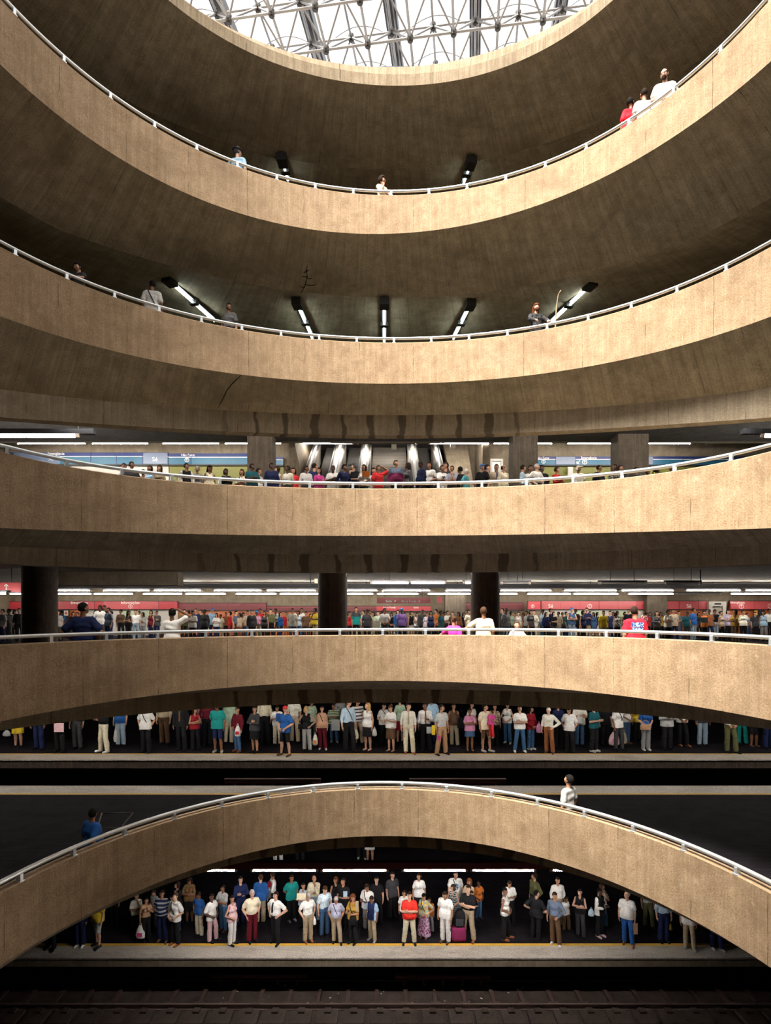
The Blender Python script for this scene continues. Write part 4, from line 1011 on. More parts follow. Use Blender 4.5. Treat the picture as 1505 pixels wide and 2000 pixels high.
def get_shirt(sex, fat, armL, armR, sleeve, tuck, far, loose=0):
    k = ('s', sex, fat, armL, armR, sleeve, tuck, far, loose)
    if k not in CACHE:
        d = dims(sex, fat); g = .013 + .008*loose; q = torso_prims(sex, fat, g, .93 if not tuck else .96)
        if not tuck:
            q += [('c', (-.072,0,.86), (.072,0,.86), d['hp']+.036, d['hp']+.036, .95, .03), ('c', (-.072,0,1.0), (.072,0,1.0), max(d['hp'],d['wa'])+.036, max(d['hp'],d['wa'])+.036, .95, .04)]
            if fat: q.append(('e', (0,-.045,1.0), (.192,.168,.13), None, .04))
        if loose: q.append(('c', (-.08,0,.88), (.08,0,.88), d['hp']+g+.01, d['hp']+g+.01, .9, .04))
        if sleeve != 'none':
            for s, kind in ((-1, armL), (1, armR)):
                e, w, dd, n, c = arm_pose(kind, s, d['sh']); sh = np.array([s*d['sh'], .012, 1.388 + (.03 if kind == 'head' else 0)])
                ge = g + (.010 if sleeve == 'short' else .004)
                if sleeve == 'short': m = sh*.34 + e*.66; q.append(('c', sh, m, d['ar']+g+.004, d['ar']+ge, 1, .025))
                else: q += [('c', sh, e, d['ar']+g+.004, d['ar']+g*.9, 1, .025), ('c', e, w - (w-e)*.06, d['ar']*.86+g, .036+g*.5, 1, .012)]
        q.append(('c', (0,-.03,1.49), (0,.0,1.60), .058, .07, 1, -.001))
        if sleeve == 'none':
            q.append(('c', (0,-.10,1.42), (0,-.05,1.50), .062, .07, 1, -.001))
            for s in (-1, 1): q.append(('e', (s*(d['sh']+.045), 0, 1.40), (.058, .12, .10), None, -.001))
        hem = (1.0 if tuck else (.84 if loose else .88))
        me, V, Q = bake(q, .016 if far else .0105, cuts=[lambda P, hem=hem: hem - P[...,2]], wrinkle=.0042, seed=len(CACHE), name='shirt')
        me.materials.append(None); CACHE[k] = me
    return CACHE[k]
def get_bottom(sex, fat, lg, kind, far):
    k = ('t', sex, fat, lg, kind, far)
    if k not in CACHE:
        d = dims(sex, fat); g = .017; q = [('c', (-.072,0,.93), (.072,0,.93), d['hp']+g, d['hp']+g, .93, .02), ('c', (-.03,0,1.0), (.03,0,1.0), d['wa']+.012+g, d['wa']+.012+g, .84, .03)]
        if fat: q.append(('e', (0,-.04,1.0), (.150+g,.125+g,.10), None, .05))
        cuts = [lambda P: P[...,2] - 1.035]
        if kind in ('trousers', 'shorts', 'jeans'):
            for s in (-1, 1):
                h, kk, a, t = leg_joints(lg, s, sex); gl = g if kind == 'trousers' else .011
                q += [('c', h, kk, d['th']+gl, .060+gl, 1, .022), ('c', kk, a + np.array([0,-.005,.005]), .060+gl, .053+gl, 1, .015), ('c', kk + (0,.012,0), (kk*.6 + a*.4) + (0,.022,0), .056+gl, .060+gl, 1, .02), ('c', (kk*.6 + a*.4) + (0,.022,0), a + (0,.005,0), .060+gl, .052+gl, 1, .02)]
            if kind == 'shorts': cuts.append(lambda P: .50 - P[...,2])
            else: cuts.append(lambda P: .055 - P[...,2])
        else:
            zb = {'skirt': .52, 'miniskirt': .60, 'longskirt': .12, 'kneeskirt': .48}[kind]
            wd = {'skirt': .135, 'miniskirt': .15, 'longskirt': .20, 'kneeskirt': .12}[kind]
            q += [('c', (-.06,0,.90), (-.06*1.4,-.0,zb-.05), d['hp']+g, wd, 1.0, .04), ('c', (.06,0,.90), (.06*1.4,0,zb-.05), d['hp']+g, wd, 1.0, .04)]
            cuts.append(lambda P: zb - P[...,2])
        me, V, Q = bake(q, .016 if far else .0105, cuts=cuts, wrinkle=.004, seed=3*len(CACHE), name='trousers')
        me.materials.append(None); CACHE[k] = me
    return CACHE[k]
def get_shoe(lg, sex, s, far):
    k = ('f', lg, sex, s)
    if k not in CACHE:
        h, kk, a, t = leg_joints(lg, s, sex); toe = a + np.array([s*.10*t + s*.01, -.175, -.050])
        q = [('c', a + (0,.03,-.045), toe, .045, .040, 1, .02), ('c', a + (0,.035,-.04), a + (0,.02,.0), .046, .044, 1, .02)]
        zf = a[2] - .085
        me, V, Q = bake(q, .012, cuts=[lambda P: zf - P[...,2], lambda P: P[...,2] - (zf + .11)], name='shoe'); me.materials.append(None); CACHE[k] = me
    return CACHE[k]
def get_hair(kind, hd, far):
    k = ('h', kind, hd)
    if k not in CACHE:
        R, T = headx(hd); g = {'short': .010, 'crop': .005, 'curly': .030, 'bun': .008, 'long': .014, 'bob': .018, 'pony': .009, 'balding': .006, 'cap': .016, 'hat': .012, 'beanie': .014, 'wavy': .026}[kind]
        q = [('e', T((0,.016,1.664)), (.074+g,.094+g,.099+g), R, .01)]
        if kind in ('bun',): q.append(('e', T((0,.125,1.70)), (.042,.042,.042), R, .02))
        if kind == 'pony': q += [('c', T((0,.11,1.69)), T((0,.135,1.50)), .035, .018, 1, .02)]
        if kind in ('long', 'wavy'):
            for s in (-1, 0, 1): q.append(('c', T((s*.05,.05,1.65)), T((s*.065,.065,1.45)), .058, .035+g*.4, 1, .03))
        if kind == 'bob':
            for s in (-1, 0, 1): q.append(('c', T((s*.05,.04,1.65)), T((s*.06,.04,1.56)), .052, .045, 1, .03))
        if kind == 'cap': q.append(('c', T((0,-.09,1.70)), T((0,-.15,1.69)), .055, .045, 1, .01))
        if kind == 'hat': q += [('c', T((0,.01,1.70)), T((0,.01,1.735)), .082, .075, 1, .01)] + [('e', T((0,.01,1.695)), (.135,.155,.012), R, .005)]
        N = NECK
        def cut(P):     # the face and the neck stay free
            L = (P - N) @ R + N
            line = {'cap': 1.685, 'hat': 1.685, 'beanie': 1.69, 'balding': 1.60}.get(kind, 1.700)
            face = np.minimum(-(L[...,1] + .018 - (1.66 - L[...,2])*0.0), line - L[...,2])       # in front of the ears and below the hairline
            low = ({'long': 1.40, 'wavy': 1.38, 'bob': 1.52, 'pony': 1.46}.get(kind, 1.585)) - L[...,2]
            r = np.maximum(face, low)
            if kind == 'balding': r = np.maximum(r, np.minimum(L[...,2] - 1.695, -(L[...,1] - .04)))
            if kind == 'balding': r = np.maximum(r, L[...,2] - 1.735)
            return r
        out = bake(q, .0095, cuts=[cut], wrinkle=.003 if kind not in ('cap','hat','beanie') else 0, seed=5, name='hair')
        me = out[0]; me.materials.append(None); CACHE[k] = me
    return CACHE[k]
PAL = dict(white=(.80,.78,.75), cream=(.72,.64,.47), ivory=(.76,.72,.62), beige=(.50,.40,.28), khaki=(.42,.33,.22), tan=(.46,.27,.15), peach=(.66,.38,.24), brown=(.12,.065,.035), rust=(.28,.10,.04),
 black=(.010,.010,.012), charcoal=(.045,.045,.05), grey=(.25,.25,.26), light_grey=(.45,.45,.44), dark_grey=(.09,.09,.095), navy=(.012,.02,.075), blue=(.02,.10,.33), denim=(.055,.12,.24), light_blue=(.33,.50,.66),
 pale_blue=(.45,.58,.70), slate=(.13,.17,.25), jeans=(.05,.13,.26), pale_jeans=(.30,.40,.50), teal=(.01,.26,.24), dark_teal=(.01,.09,.11), turquoise=(.10,.42,.46), green=(.05,.25,.11), olive=(.11,.11,.045), pale_green=(.40,.52,.38),
 red=(.62,.03,.035), bright_red=(.72,.03,.02), maroon=(.13,.008,.018), dark_red=(.28,.01,.02), crimson=(.66,.012,.03), pink=(.70,.28,.45), pale_pink=(.76,.50,.52), magenta=(.60,.06,.28), hot_pink=(.80,.05,.38),
 orange=(.62,.18,.03), yellow=(.70,.50,.03), mustard=(.50,.29,.05), purple=(.22,.12,.38), lilac=(.50,.42,.58), lavender=(.38,.38,.55), wine=(.22,.02,.09), skin=(.4,.2,.1))
SK = {'a': (.56,.32,.22), 'b': (.42,.21,.125), 'c': (.24,.105,.055), 'd': (.085,.036,.02)}
HC = {'black': (.008,.006,.005), 'dark': (.022,.012,.008), 'brown': (.06,.03,.015), 'auburn': (.13,.04,.015), 'blond': (.50,.31,.11), 'grey': (.32,.30,.28), 'white': (.55,.53,.50), 'red': (.55,.03,.03), 'blue': (.05,.16,.45), 'cream': (.6,.55,.45), 'charcoal': (.05,.05,.055)}
CL = {}
def cloth(c):
    if c in CL: return CL[c]
    m, nt, b = newmat('cloth_' + c); N = NT(nt); o = N.n('ShaderNodeTexCoord').outputs['Object']
    n1 = N.noise(o, 14, 4, .6)
    sp = N.n('ShaderNodeSeparateXYZ', {0: o})
    def bands(v, f, w=.5): return N.math('GREATER_THAN', N.math('FRACT', N.math('MULTIPLY', v, f)), w)
    if '+' in c:                      # two tone: kind+colour1+colour2
        k, c1, c2 = c.split('+'); A = (*PAL[c1], 1); B = (*PAL[c2], 1)
        if k == 'stripe': f = bands(sp.outputs[2], 14)
        elif k == 'widestripe': f = bands(sp.outputs[2], 8, .6)
        elif k == 'pinstripe': f = bands(sp.outputs[0], 26, .75)
        elif k == 'check': f = N.math('MAXIMUM', bands(sp.outputs[2], 13, .72), bands(N.math('ADD', sp.outputs[0], sp.outputs[1]), 13, .72))
        elif k == 'yoke': f = N.math('GREATER_THAN', sp.outputs[2], 1.26)
        elif k == 'sides': f = N.math('GREATER_THAN', N.math('ABSOLUTE', sp.outputs[0]), .155)
        elif k == 'print': f = N.math('MULTIPLY', N.math('LESS_THAN', N.math('ADD', N.math('POWER', N.math('MULTIPLY', sp.outputs[0], 9), 2), N.math('POWER', N.math('MULTIPLY', N.math('SUBTRACT', sp.outputs[2], 1.24), 9), 2)), 1), N.mapr(N.noise(o, 22, 3), .45, .5, 0, 1))
        elif k == 'blotch': f = N.mapr(N.noise(o, 16, 3, .6, 1), .48, .54, 0, 1)
        else: f = N.mapr(N.noise(o, 34, 3, .6, 1), .48, .54, 0, 1)
        base = N.mix(f, A, B)
    else: base = N.mix(0.0, (*PAL[c], 1), (*PAL[c], 1))
    col = N.mix(1.0, base, N.mapr(n1, .3, .7, .78, 1.08), 'MULTIPLY')
    nt.links.new(col, b.inputs['Base Color']); b.inputs['Roughness'].default_value = .8; b.inputs['Specular IOR Level'].default_value = .2
    CL[c] = m; return m
MS = {k: plain('skin_' + n, v, .55) for (k, v), n in zip(SK.items(), ('light', 'tan', 'brown', 'dark'))}
MLIP = {k: plain('lips_' + k, (v[0]*.75, v[1]*.45, v[2]*.5), .5) for k, v in SK.items()}
MH = {k: plain('hair_' + k, v, .85, 0, .15) for k, v in HC.items()}
MEYE = plain('eye_dark', (.02,.014,.012), .3)
def setmat(o, mats):
    for i, m in enumerate(mats): o.material_slots[i].link = 'OBJECT'; o.material_slots[i].material = m
def part(name, me, mat, root):
    o = link_mesh(name, me, root); setmat(o, [mat]); return o
GAR = {'tee': ('short', 0, 1, 'T-shirt'), 'polo': ('short', 0, 0, 'polo shirt'), 'sshirt': ('short', 1, 0, 'short-sleeved shirt'), 'shirt': ('long', 1, 0, 'long-sleeved shirt'), 'blouse': ('short', 0, 0, 'blouse'),
       'tank': ('none', 0, 0, 'sleeveless top'), 'sweater': ('long', 0, 1, 'sweater'), 'jacket': ('long', 0, 1, 'jacket'), 'suit': ('long', 0, 1, 'suit jacket'), 'dress': ('none', 1, 0, 'dress'), 'top': ('long', 0, 0, 'long-sleeved top')}
POSE = {'down': ('down','down'), 'walk': ('walk','down'), 'fold': ('foldA','foldB'), 'hip': ('hip','hip'), 'hip1': ('hip','down'), 'clasp': ('clasp','clasp'), 'chin': ('chin','foldB'), 'hold': ('hold','hold'), 'strap': ('down','strap'),
        'head': ('head','down'), 'rail': ('rail','rail'), 'reach': ('down','reach'), 'belt': ('belt','belt'), 'pocket': ('pocket','pocket'), 'back': ('back','down'), 'pock1': ('down','pocket'), 'belt1': ('belt','down'), 'carry': ('down','hold')}
POSETXT = {'fold': 'arms folded', 'hip': 'hands on hips', 'hip1': 'one hand on hip', 'clasp': 'hands clasped in front', 'chin': 'hand to chin', 'hold': 'hands raised in front', 'strap': 'hand at shoulder strap', 'head': 'one arm behind head',
           'rail': 'leaning on the rail', 'reach': 'one arm along the rail', 'belt': 'hands at belt', 'pocket': 'hands in pockets', 'back': 'one hand behind back', 'walk': 'mid-stride', 'belt1': 'one hand at belt'}
BOT = {'trousers': 'trousers', 'shorts': 'shorts', 'jeans': 'jeans', 'skirt': 'skirt', 'miniskirt': 'short skirt', 'longskirt': 'long skirt', 'kneeskirt': 'skirt'}
def words_(c): 
    if '+' in c:
        k, a_, b_ = c.split('+'); a_, b_ = a_.replace('_', ' '), b_.replace('_', ' ')
        return {'stripe': a_ + ' and ' + b_ + ' striped', 'widestripe': a_ + ' and ' + b_ + ' striped', 'pinstripe': a_ + ' pinstriped', 'check': a_ + ' and ' + b_ + ' checked', 'yoke': a_ + ' and ' + b_, 'sides': a_ + ' and ' + b_, 'print': a_ + ' printed', 'blotch': a_ + ' and ' + b_ + ' patterned', 'flower': a_ + ' and ' + b_ + ' patterned'}[k]
    return c.replace('_', ' ')
HAIRTXT = {'cap': 'cap', 'hat': 'hat', 'beanie': 'knit cap'}
PEOPLE = []      # records for labelling
def person(x, y, z, h, sex, top, bot, pose='down', hd='0', yaw=0, hair='short', hc='dark', skin=None, legs='relax', fat=0, far=False, shoe='black', wid=1.0, tie=None, strap=None, place='low', px=0, note=None, bare=False, print_=None, group=None, label=None, vis_bot=True):
    tc, tg = top.split(':'); bc, bk = bot.split(':'); aL, aR = POSE[pose] if isinstance(pose, str) else pose
    if isinstance(pose, str) and rng.random() < .45 and pose in ('fold', 'hip1', 'belt1', 'chin', 'head', 'back'): aL, aR = aR, aL
    sx = 'c' if h < 1.42 else sex
    if 'skirt' in bk: legs = 'stand'
    if shoe == 'tan': shoe = 'rust'
    skin = skin or rng.choice(['a', 'b', 'b', 'c', 'c', 'd'] if far else ['a', 'b', 'b', 'c'])
    ft = bool(fat)
    root = bpy.data.objects.new('person', get_body(sx, ft, aL, aR, legs, hd, far)); COL.objects.link(root)
    root.location = (x, y, z); root.rotation_euler = (0, 0, math.radians(yaw)); s = h / 1.755; w = s * wid * (1.0 if sx != 'f' else .98); root.scale = (w, w, s)
    setmat(root, [MS[skin], MEYE, MLIP[skin], MH[hc] if hc in ('black', 'dark', 'brown') else MH['dark']])
    sl, tuck, loose, gname = GAR[tg]
    if bk in ('longskirt',) : tuck = 0
    sh = part('shirt' if tg not in ('jacket', 'suit', 'sweater', 'dress') else {'suit': 'jacket'}.get(tg, tg), get_shirt(sx, ft, aL, aR, sl, tuck, far, loose), cloth(tc), root)
    part({'trousers': 'trousers', 'jeans': 'jeans', 'shorts': 'shorts'}.get(bk, 'skirt'), get_bottom(sx, ft, legs, bk, far), cloth(bc), root)
    for i, s_ in enumerate((-1, 1)):
        if not bare: part('shoe', get_shoe(legs, sx, s_, far), cloth(shoe), root)
    if hair != 'none': part('hair' if hair not in ('cap', 'hat', 'beanie') else {'cap': 'cap', 'hat': 'hat', 'beanie': 'knit_cap'}[hair], get_hair(hair, hd, far), MH[hc], root)
    if tuck and not far and bk == 'trousers' and sex == 'm':
        if ('belt', ft) not in CACHE:
            m = MB(); r = (.134 + .072 + (.02 if ft else 0), .134*.84 + .012 + (.02 if ft else 0)); n = 28
            for i in range(n):
                a, b_ = 2*PI*i/n, 2*PI*(i+1)/n
                m.add([(r[0]*math.cos(t), r[1]*math.sin(t), zz) for zz in (1.0, 1.035) for t in (a, b_)], [(0,1,3,2)], True)
            me = bpy.data.meshes.new('belt'); me.from_pydata(m.v, [], m.f); me.materials.append(None); CACHE[('belt', ft)] = me
    if tie:
        k = ('tie',)
        if k not in CACHE:
            m = MB(); m.add([(-.018,-.100,1.445),(.018,-.100,1.445),(.026,-.142,1.30),(.034,-.147,1.06),(0,-.145,1.01),(-.034,-.147,1.06),(-.026,-.142,1.30),
                             (-.018,-.086,1.445),(.018,-.086,1.445),(.026,-.125,1.30),(.034,-.125,1.06),(0,-.125,1.01),(-.034,-.125,1.06),(-.026,-.125,1.30)],
                            [(0,6,5,4,3,2,1)] + [(i, (i+1)%7, (i+1)%7+7, i+7) for i in range(7)])
            me = bpy.data.meshes.new('tie'); me.from_pydata(m.v, [], m.f); me.materials.append(None); CACHE[k] = me
        tt = part('tie', CACHE[k], cloth(tie), root)
        if ft: tt.scale = (1, 1.40, 1)
    if strap:
        sgn = -1 if strap[0] == '-' else 1; k = ('strap', sgn, sx, ft)
        if k not in CACHE:
            m = MB(); pts = []; dm = dims(sx, ft)
            for i in range(17):
                t = i/16; zz = 1.455 - .50*t; pts.append((sgn*(-.085 + .235*t), -(.088 + .075*math.sin(PI*min(1, t*1.25)))*(1 if t < .95 else .7) - (.03 if ft else 0), zz))
            for i in range(13):
                t = i/12; zz = .955 + .50*t; pts.append((sgn*(.15 - .235*t), .105 + .03*math.sin(PI*t), zz))
            pts.append(pts[0]); m.tube(pts, .013, 6, cap=False)
            me = bpy.data.meshes.new('strap'); me.from_pydata(m.v, [], m.f); me.materials.append(None); CACHE[k] = me
        part('strap', CACHE[k], cloth(strap.lstrip('-')), root)
    root['category'] = 'person'
    PEOPLE.append(dict(o=root, px=px, place=place, tc=tc, tg=gname, bc=bc, bk=BOT[bk], pose=POSETXT.get(pose, '') if isinstance(pose, str) else '', hair=hair, hc=hc, sex=sx, tie=tie, strap=strap, yaw=yaw, note=note, label=label, y=y, h=h, vis=vis_bot, hd=hd))
    return root

YAW = {'0': 0, 'l': -28, 'r': 28, 'L': -65, 'R': 65, 'B': 180, 'BL': 215, 'BR': 145, 'LL': -90, 'RR': 90}
def crowd(txt, floor, place, far=False, group=None):
    for ln in txt.strip().splitlines():
        ln = ln.strip()
        if not ln or ln[0] == '#': continue
        lab = None
        if '|' in ln: ln, lab = ln.split('|'); lab = lab.strip()
        t = ln.split(); px, hy, fy = float(t[0]), float(t[1]), float(t[2]); kw = {}
        for e_ in t[10:]:
            k, v = e_.split('='); kw[k] = v if k not in ('fat', 'bare', 'wid', 'vis') else float(v)
        d = -floor * F / (fy - HZ); h = (HZ - hy) / F * d - floor
        h = max(.8, min(1.98, h)) if 'h' not in kw else float(kw.pop('h')); x = px2x(px, d)
        vis = kw.pop('vis', 1); legs = kw.pop('legs', 'stand' if rng.random() < .5 else 'relax')
        person(x, d, floor, h, t[3], t[4], t[5], t[6], t[7], YAW[t[8]], t[9], place=place, px=px, far=far, legs=legs, label=lab, vis_bot=bool(vis), **kw)

# ---- bottom platform: px, head row, feet row, sex, top, bottom, pose, head turn, body turn, hair, extras
LOW = '''
98 1752 1852 m navy:jacket black:trousers down 0 0 short vis=0 | person hidden by the arch at far left, black shoes on the yellow line
156 1748 1848 m navy:jacket navy:trousers down 0 0 short shoe=white | person in navy tracksuit under the left end of the arch
191 1744 1846 m yellow:tee light_grey:shorts down D l short fat=1 skin=a | person in yellow T-shirt and pale shorts, head hidden by the arch
222 1722 1805 m slate:shirt black:trousers down 0 0 short | person in grey denim shirt behind the yellow T-shirt, head hidden by the arch
266 1747 1828 f ivory:blouse black:trousers chin R r bun hc=black | person in ivory blouse with hand at mouth, behind the tan shirt
285 1750 1834 f tan:sshirt black:trousers strap R r short hc=black | person in tan shirt and black trousers carrying a white and pink bag
301 1737 1812 f white:top charcoal:trousers down D l short | pale blurred person in white behind the striped polo shirt
316 1739 1837 m widestripe+navy+light_grey:polo navy:jeans pocket 0 0 crop fat=1 shoe=brown
342 1744 1845 m white:tee black:trousers belt 0 l crop hc=brown shoe=tan strap=black skin=a
346 1720 1812 f black:tee jeans:jeans chin L l bob shoe=white skin=a
369.5 1715 1806 f blotch+olive+rust:blouse black:skirt fold D 0 wavy
388.5 1741 1828 m blue:polo cream:trousers hip1 D l short skin=c
413 1746 1839 m white:tee pale_pink:trousers belt L R crop skin=d | person in white T-shirt and pale pink trousers turned towards the grey shirt
435 1729 1817 m light_grey:sshirt jeans:jeans fold 0 l short shoe=brown
453 1749 1845 f pale_pink:tank white:trousers belt1 L R pony hc=black skin=b | person in pale pink sleeveless top and white trousers, seen from the side
469.5 1712 1806 m navy:shirt navy:trousers fold 0 r short skin=a
492 1738 1839 m cream:sshirt maroon:trousers pocket 0 r crop hc=grey fat=1 skin=a
509 1704 1797 m blue:jacket khaki:trousers down R B short hc=brown | person in blue jacket and khaki trousers seen from behind
532.6 1706 1795 m white:shirt black:trousers fold L L short | person in white long-sleeved shirt carrying a red folder, back row
538 1742 1840 m white:sshirt black:trousers hip 0 l short tie=black skin=a fat=1
569 1709 1798 m teal:tee black:trousers back 0 r short shoe=grey | person in teal T-shirt and black trousers, back row
592 1724 1812 f pale_blue:tank black:trousers hold R l pony hc=black | person in pale blue sleeveless top holding white papers
613 1710 1797 m cream:shirt pale_jeans:jeans chin R 0 none fat=1 | balding person in cream shirt rubbing the face, back row
601 1743 1839 m white:sshirt khaki:trousers pocket D r crop hc=grey skin=a shoe=tan
633.6 1730 1829 m flower+light_blue+white:sshirt denim:jeans down D r short hc=brown skin=a
655 1714 1800 f black:tank black:trousers down L r bob hc=auburn | person in black sleeveless top beside the black T-shirt, back row
656 1749 1839 m pinstripe+lavender+light_grey:sshirt khaki:trousers pocket D 0 short hc=grey fat=1 strap=black
670 1714 1809 m black:tee black:trousers carry 0 l short | person in black T-shirt holding a pale folder
689 1747 1842 f mustard:blouse black:trousers hold R l wavy hc=auburn strap=black | person in mustard blouse with a black shoulder bag
717 1725 1817 m white:tee grey:trousers hold D l short strap=black | person in white T-shirt with crossed strap, looking down, behind the navy vest
726 1749 1835 m sides+navy+light_blue:tee khaki:trousers down D l short shoe=light_grey skin=c | young person in navy and light blue T-shirt and khaki trousers
735 1712 1802 m black:tee black:trousers down 0 0 short hc=black | dark-clothed person almost lost in the dark right of the white T-shirt
766 1703 1792 m charcoal:tee black:trousers down 0 r short skin=a vis=0 | barely visible person in the dark, left of the person in white top
789 1733 1815 m white:tee black:trousers down L 0 short skin=b h=1.35 | small child in white T-shirt behind the red shirt
799 1742 1843 m bright_red:polo cream:trousers fold 0 0 crop legs=wide skin=a fat=1
818 1705 1795 f white:blouse black:skirt down L 0 pony skin=b | person in white top and black skirt standing alone in the back row
828 1743 1830 f blotch+light_blue+yellow:blouse blotch+wine+lilac:longskirt hip1 D l short strap=black hc=black skin=b bare=1
838 1748 1820 m orange:tee grey:trousers down 0 0 short h=1.15 | small child peeking behind the long patterned skirt
869 1739 1840 m white:tee white:trousers down D l crop shoe=brown skin=b
884 1728 1813 f check+black+light_grey:dress check+black+light_grey:kneeskirt clasp L l bob hc=brown bare=1 skin=a
889 1704 1796 m print+white+blue:tee pale_jeans:jeans down R 0 crop fat=1 strap=black skin=a
914 1729 1836 m black:sshirt khaki:trousers fold 0 l short shoe=tan legs=wide skin=a
915.5 1712 1800 f beige:top black:trousers chin 0 l wavy hc=auburn | person with curly auburn hair and beige top behind the black shirt
921 1737 1812 f black:top black:trousers hold 0 r long skin=a | person in black beside the black shirt, face just visible
934 1725 1800 m orange:tee jeans:jeans belt 0 r crop skin=d shoe=charcoal | young person in orange T-shirt and jeans
985.7 1734 1835 f white:tank black:trousers belt L R short hc=black shoe=tan skin=c | slim person in white sleeveless top and black trousers, seen from the side
994 1719 1804 m white:sshirt black:trousers hold D 0 short fat=1 skin=b | person in white short-sleeved shirt looking down at the hands
1043 1705 1798 m olive:shirt black:trousers pocket L L short skin=b | person in olive shirt facing left, under the right lamp
1047 1739 1835 m black:tee black:trousers hip L BR short hc=black fat=1 skin=a | person all in black seen from behind, hands on hips
1088.5 1719 1812 m white:shirt khaki:trousers down 0 0 short skin=a | smiling person in white shirt, head above the purple shirt
1083 1743 1843 m slate:shirt brown:trousers belt1 R l short shoe=white skin=b
1104 1748 1814 m white:tee brown:trousers down DR r short skin=c | blurred person in white T-shirt bending, right of the slate shirt
1132 1733 1825 f black:tank charcoal:jeans fold 0 l bun hc=black skin=a
1171 1736 1829 f sides+black+white:jacket black:trousers hold 0 r short hc=black skin=d shoe=pale_pink | person in open white jacket over black clothes and pink shoes
1175 1726 1811 f cream:blouse denim:jeans chin R r bob hc=brown | person in cream blouse and jeans behind the open white jacket
1224 1741 1843 m white:polo blue:jeans down L l balding hc=grey fat=1 shoe=tan skin=a
1264 1725 1810 m light_grey:sshirt olive:trousers down 0 0 short | person in olive trousers, head hidden by the arch at the right
1295 1738 1839 m pale_blue:shirt navy:trousers down 0 0 short | person in pale blue long-sleeved shirt, head hidden by the arch
1310 1735 1818 m charcoal:jacket black:trousers down 0 0 short | dark person with a small yellow bag behind the pale blue shirt
1344 1752 1851 m white:tee khaki:trousers down 0 l short shoe=light_grey | person in khaki trousers standing on the yellow line at the right
1396 1753 1853 m navy:jacket navy:trousers walk 0 0 short shoe=light_grey legs=relax vis=0 | person in dark blue trousers and pale sneakers at the far right of the bottom platform
704 1590 1679 m black:tee black:trousers down 0 0 short shoe=white vis=0 | person far behind under the arch top, only white sneakers showing
722 1596 1681 f white:tee white:skirt down 0 0 short vis=0 | blurred person in white far behind under the arch top
541 1592 1684 m turquoise:tee white:trousers down 0 0 short vis=0 | person in white trousers far behind, left under the arch
585 1588 1688 m rust:tee black:trousers down 0 0 short vis=0 | person with bare hands far behind, left of the white clothes under the arch
'''
crowd(LOW, BZ, 'low')
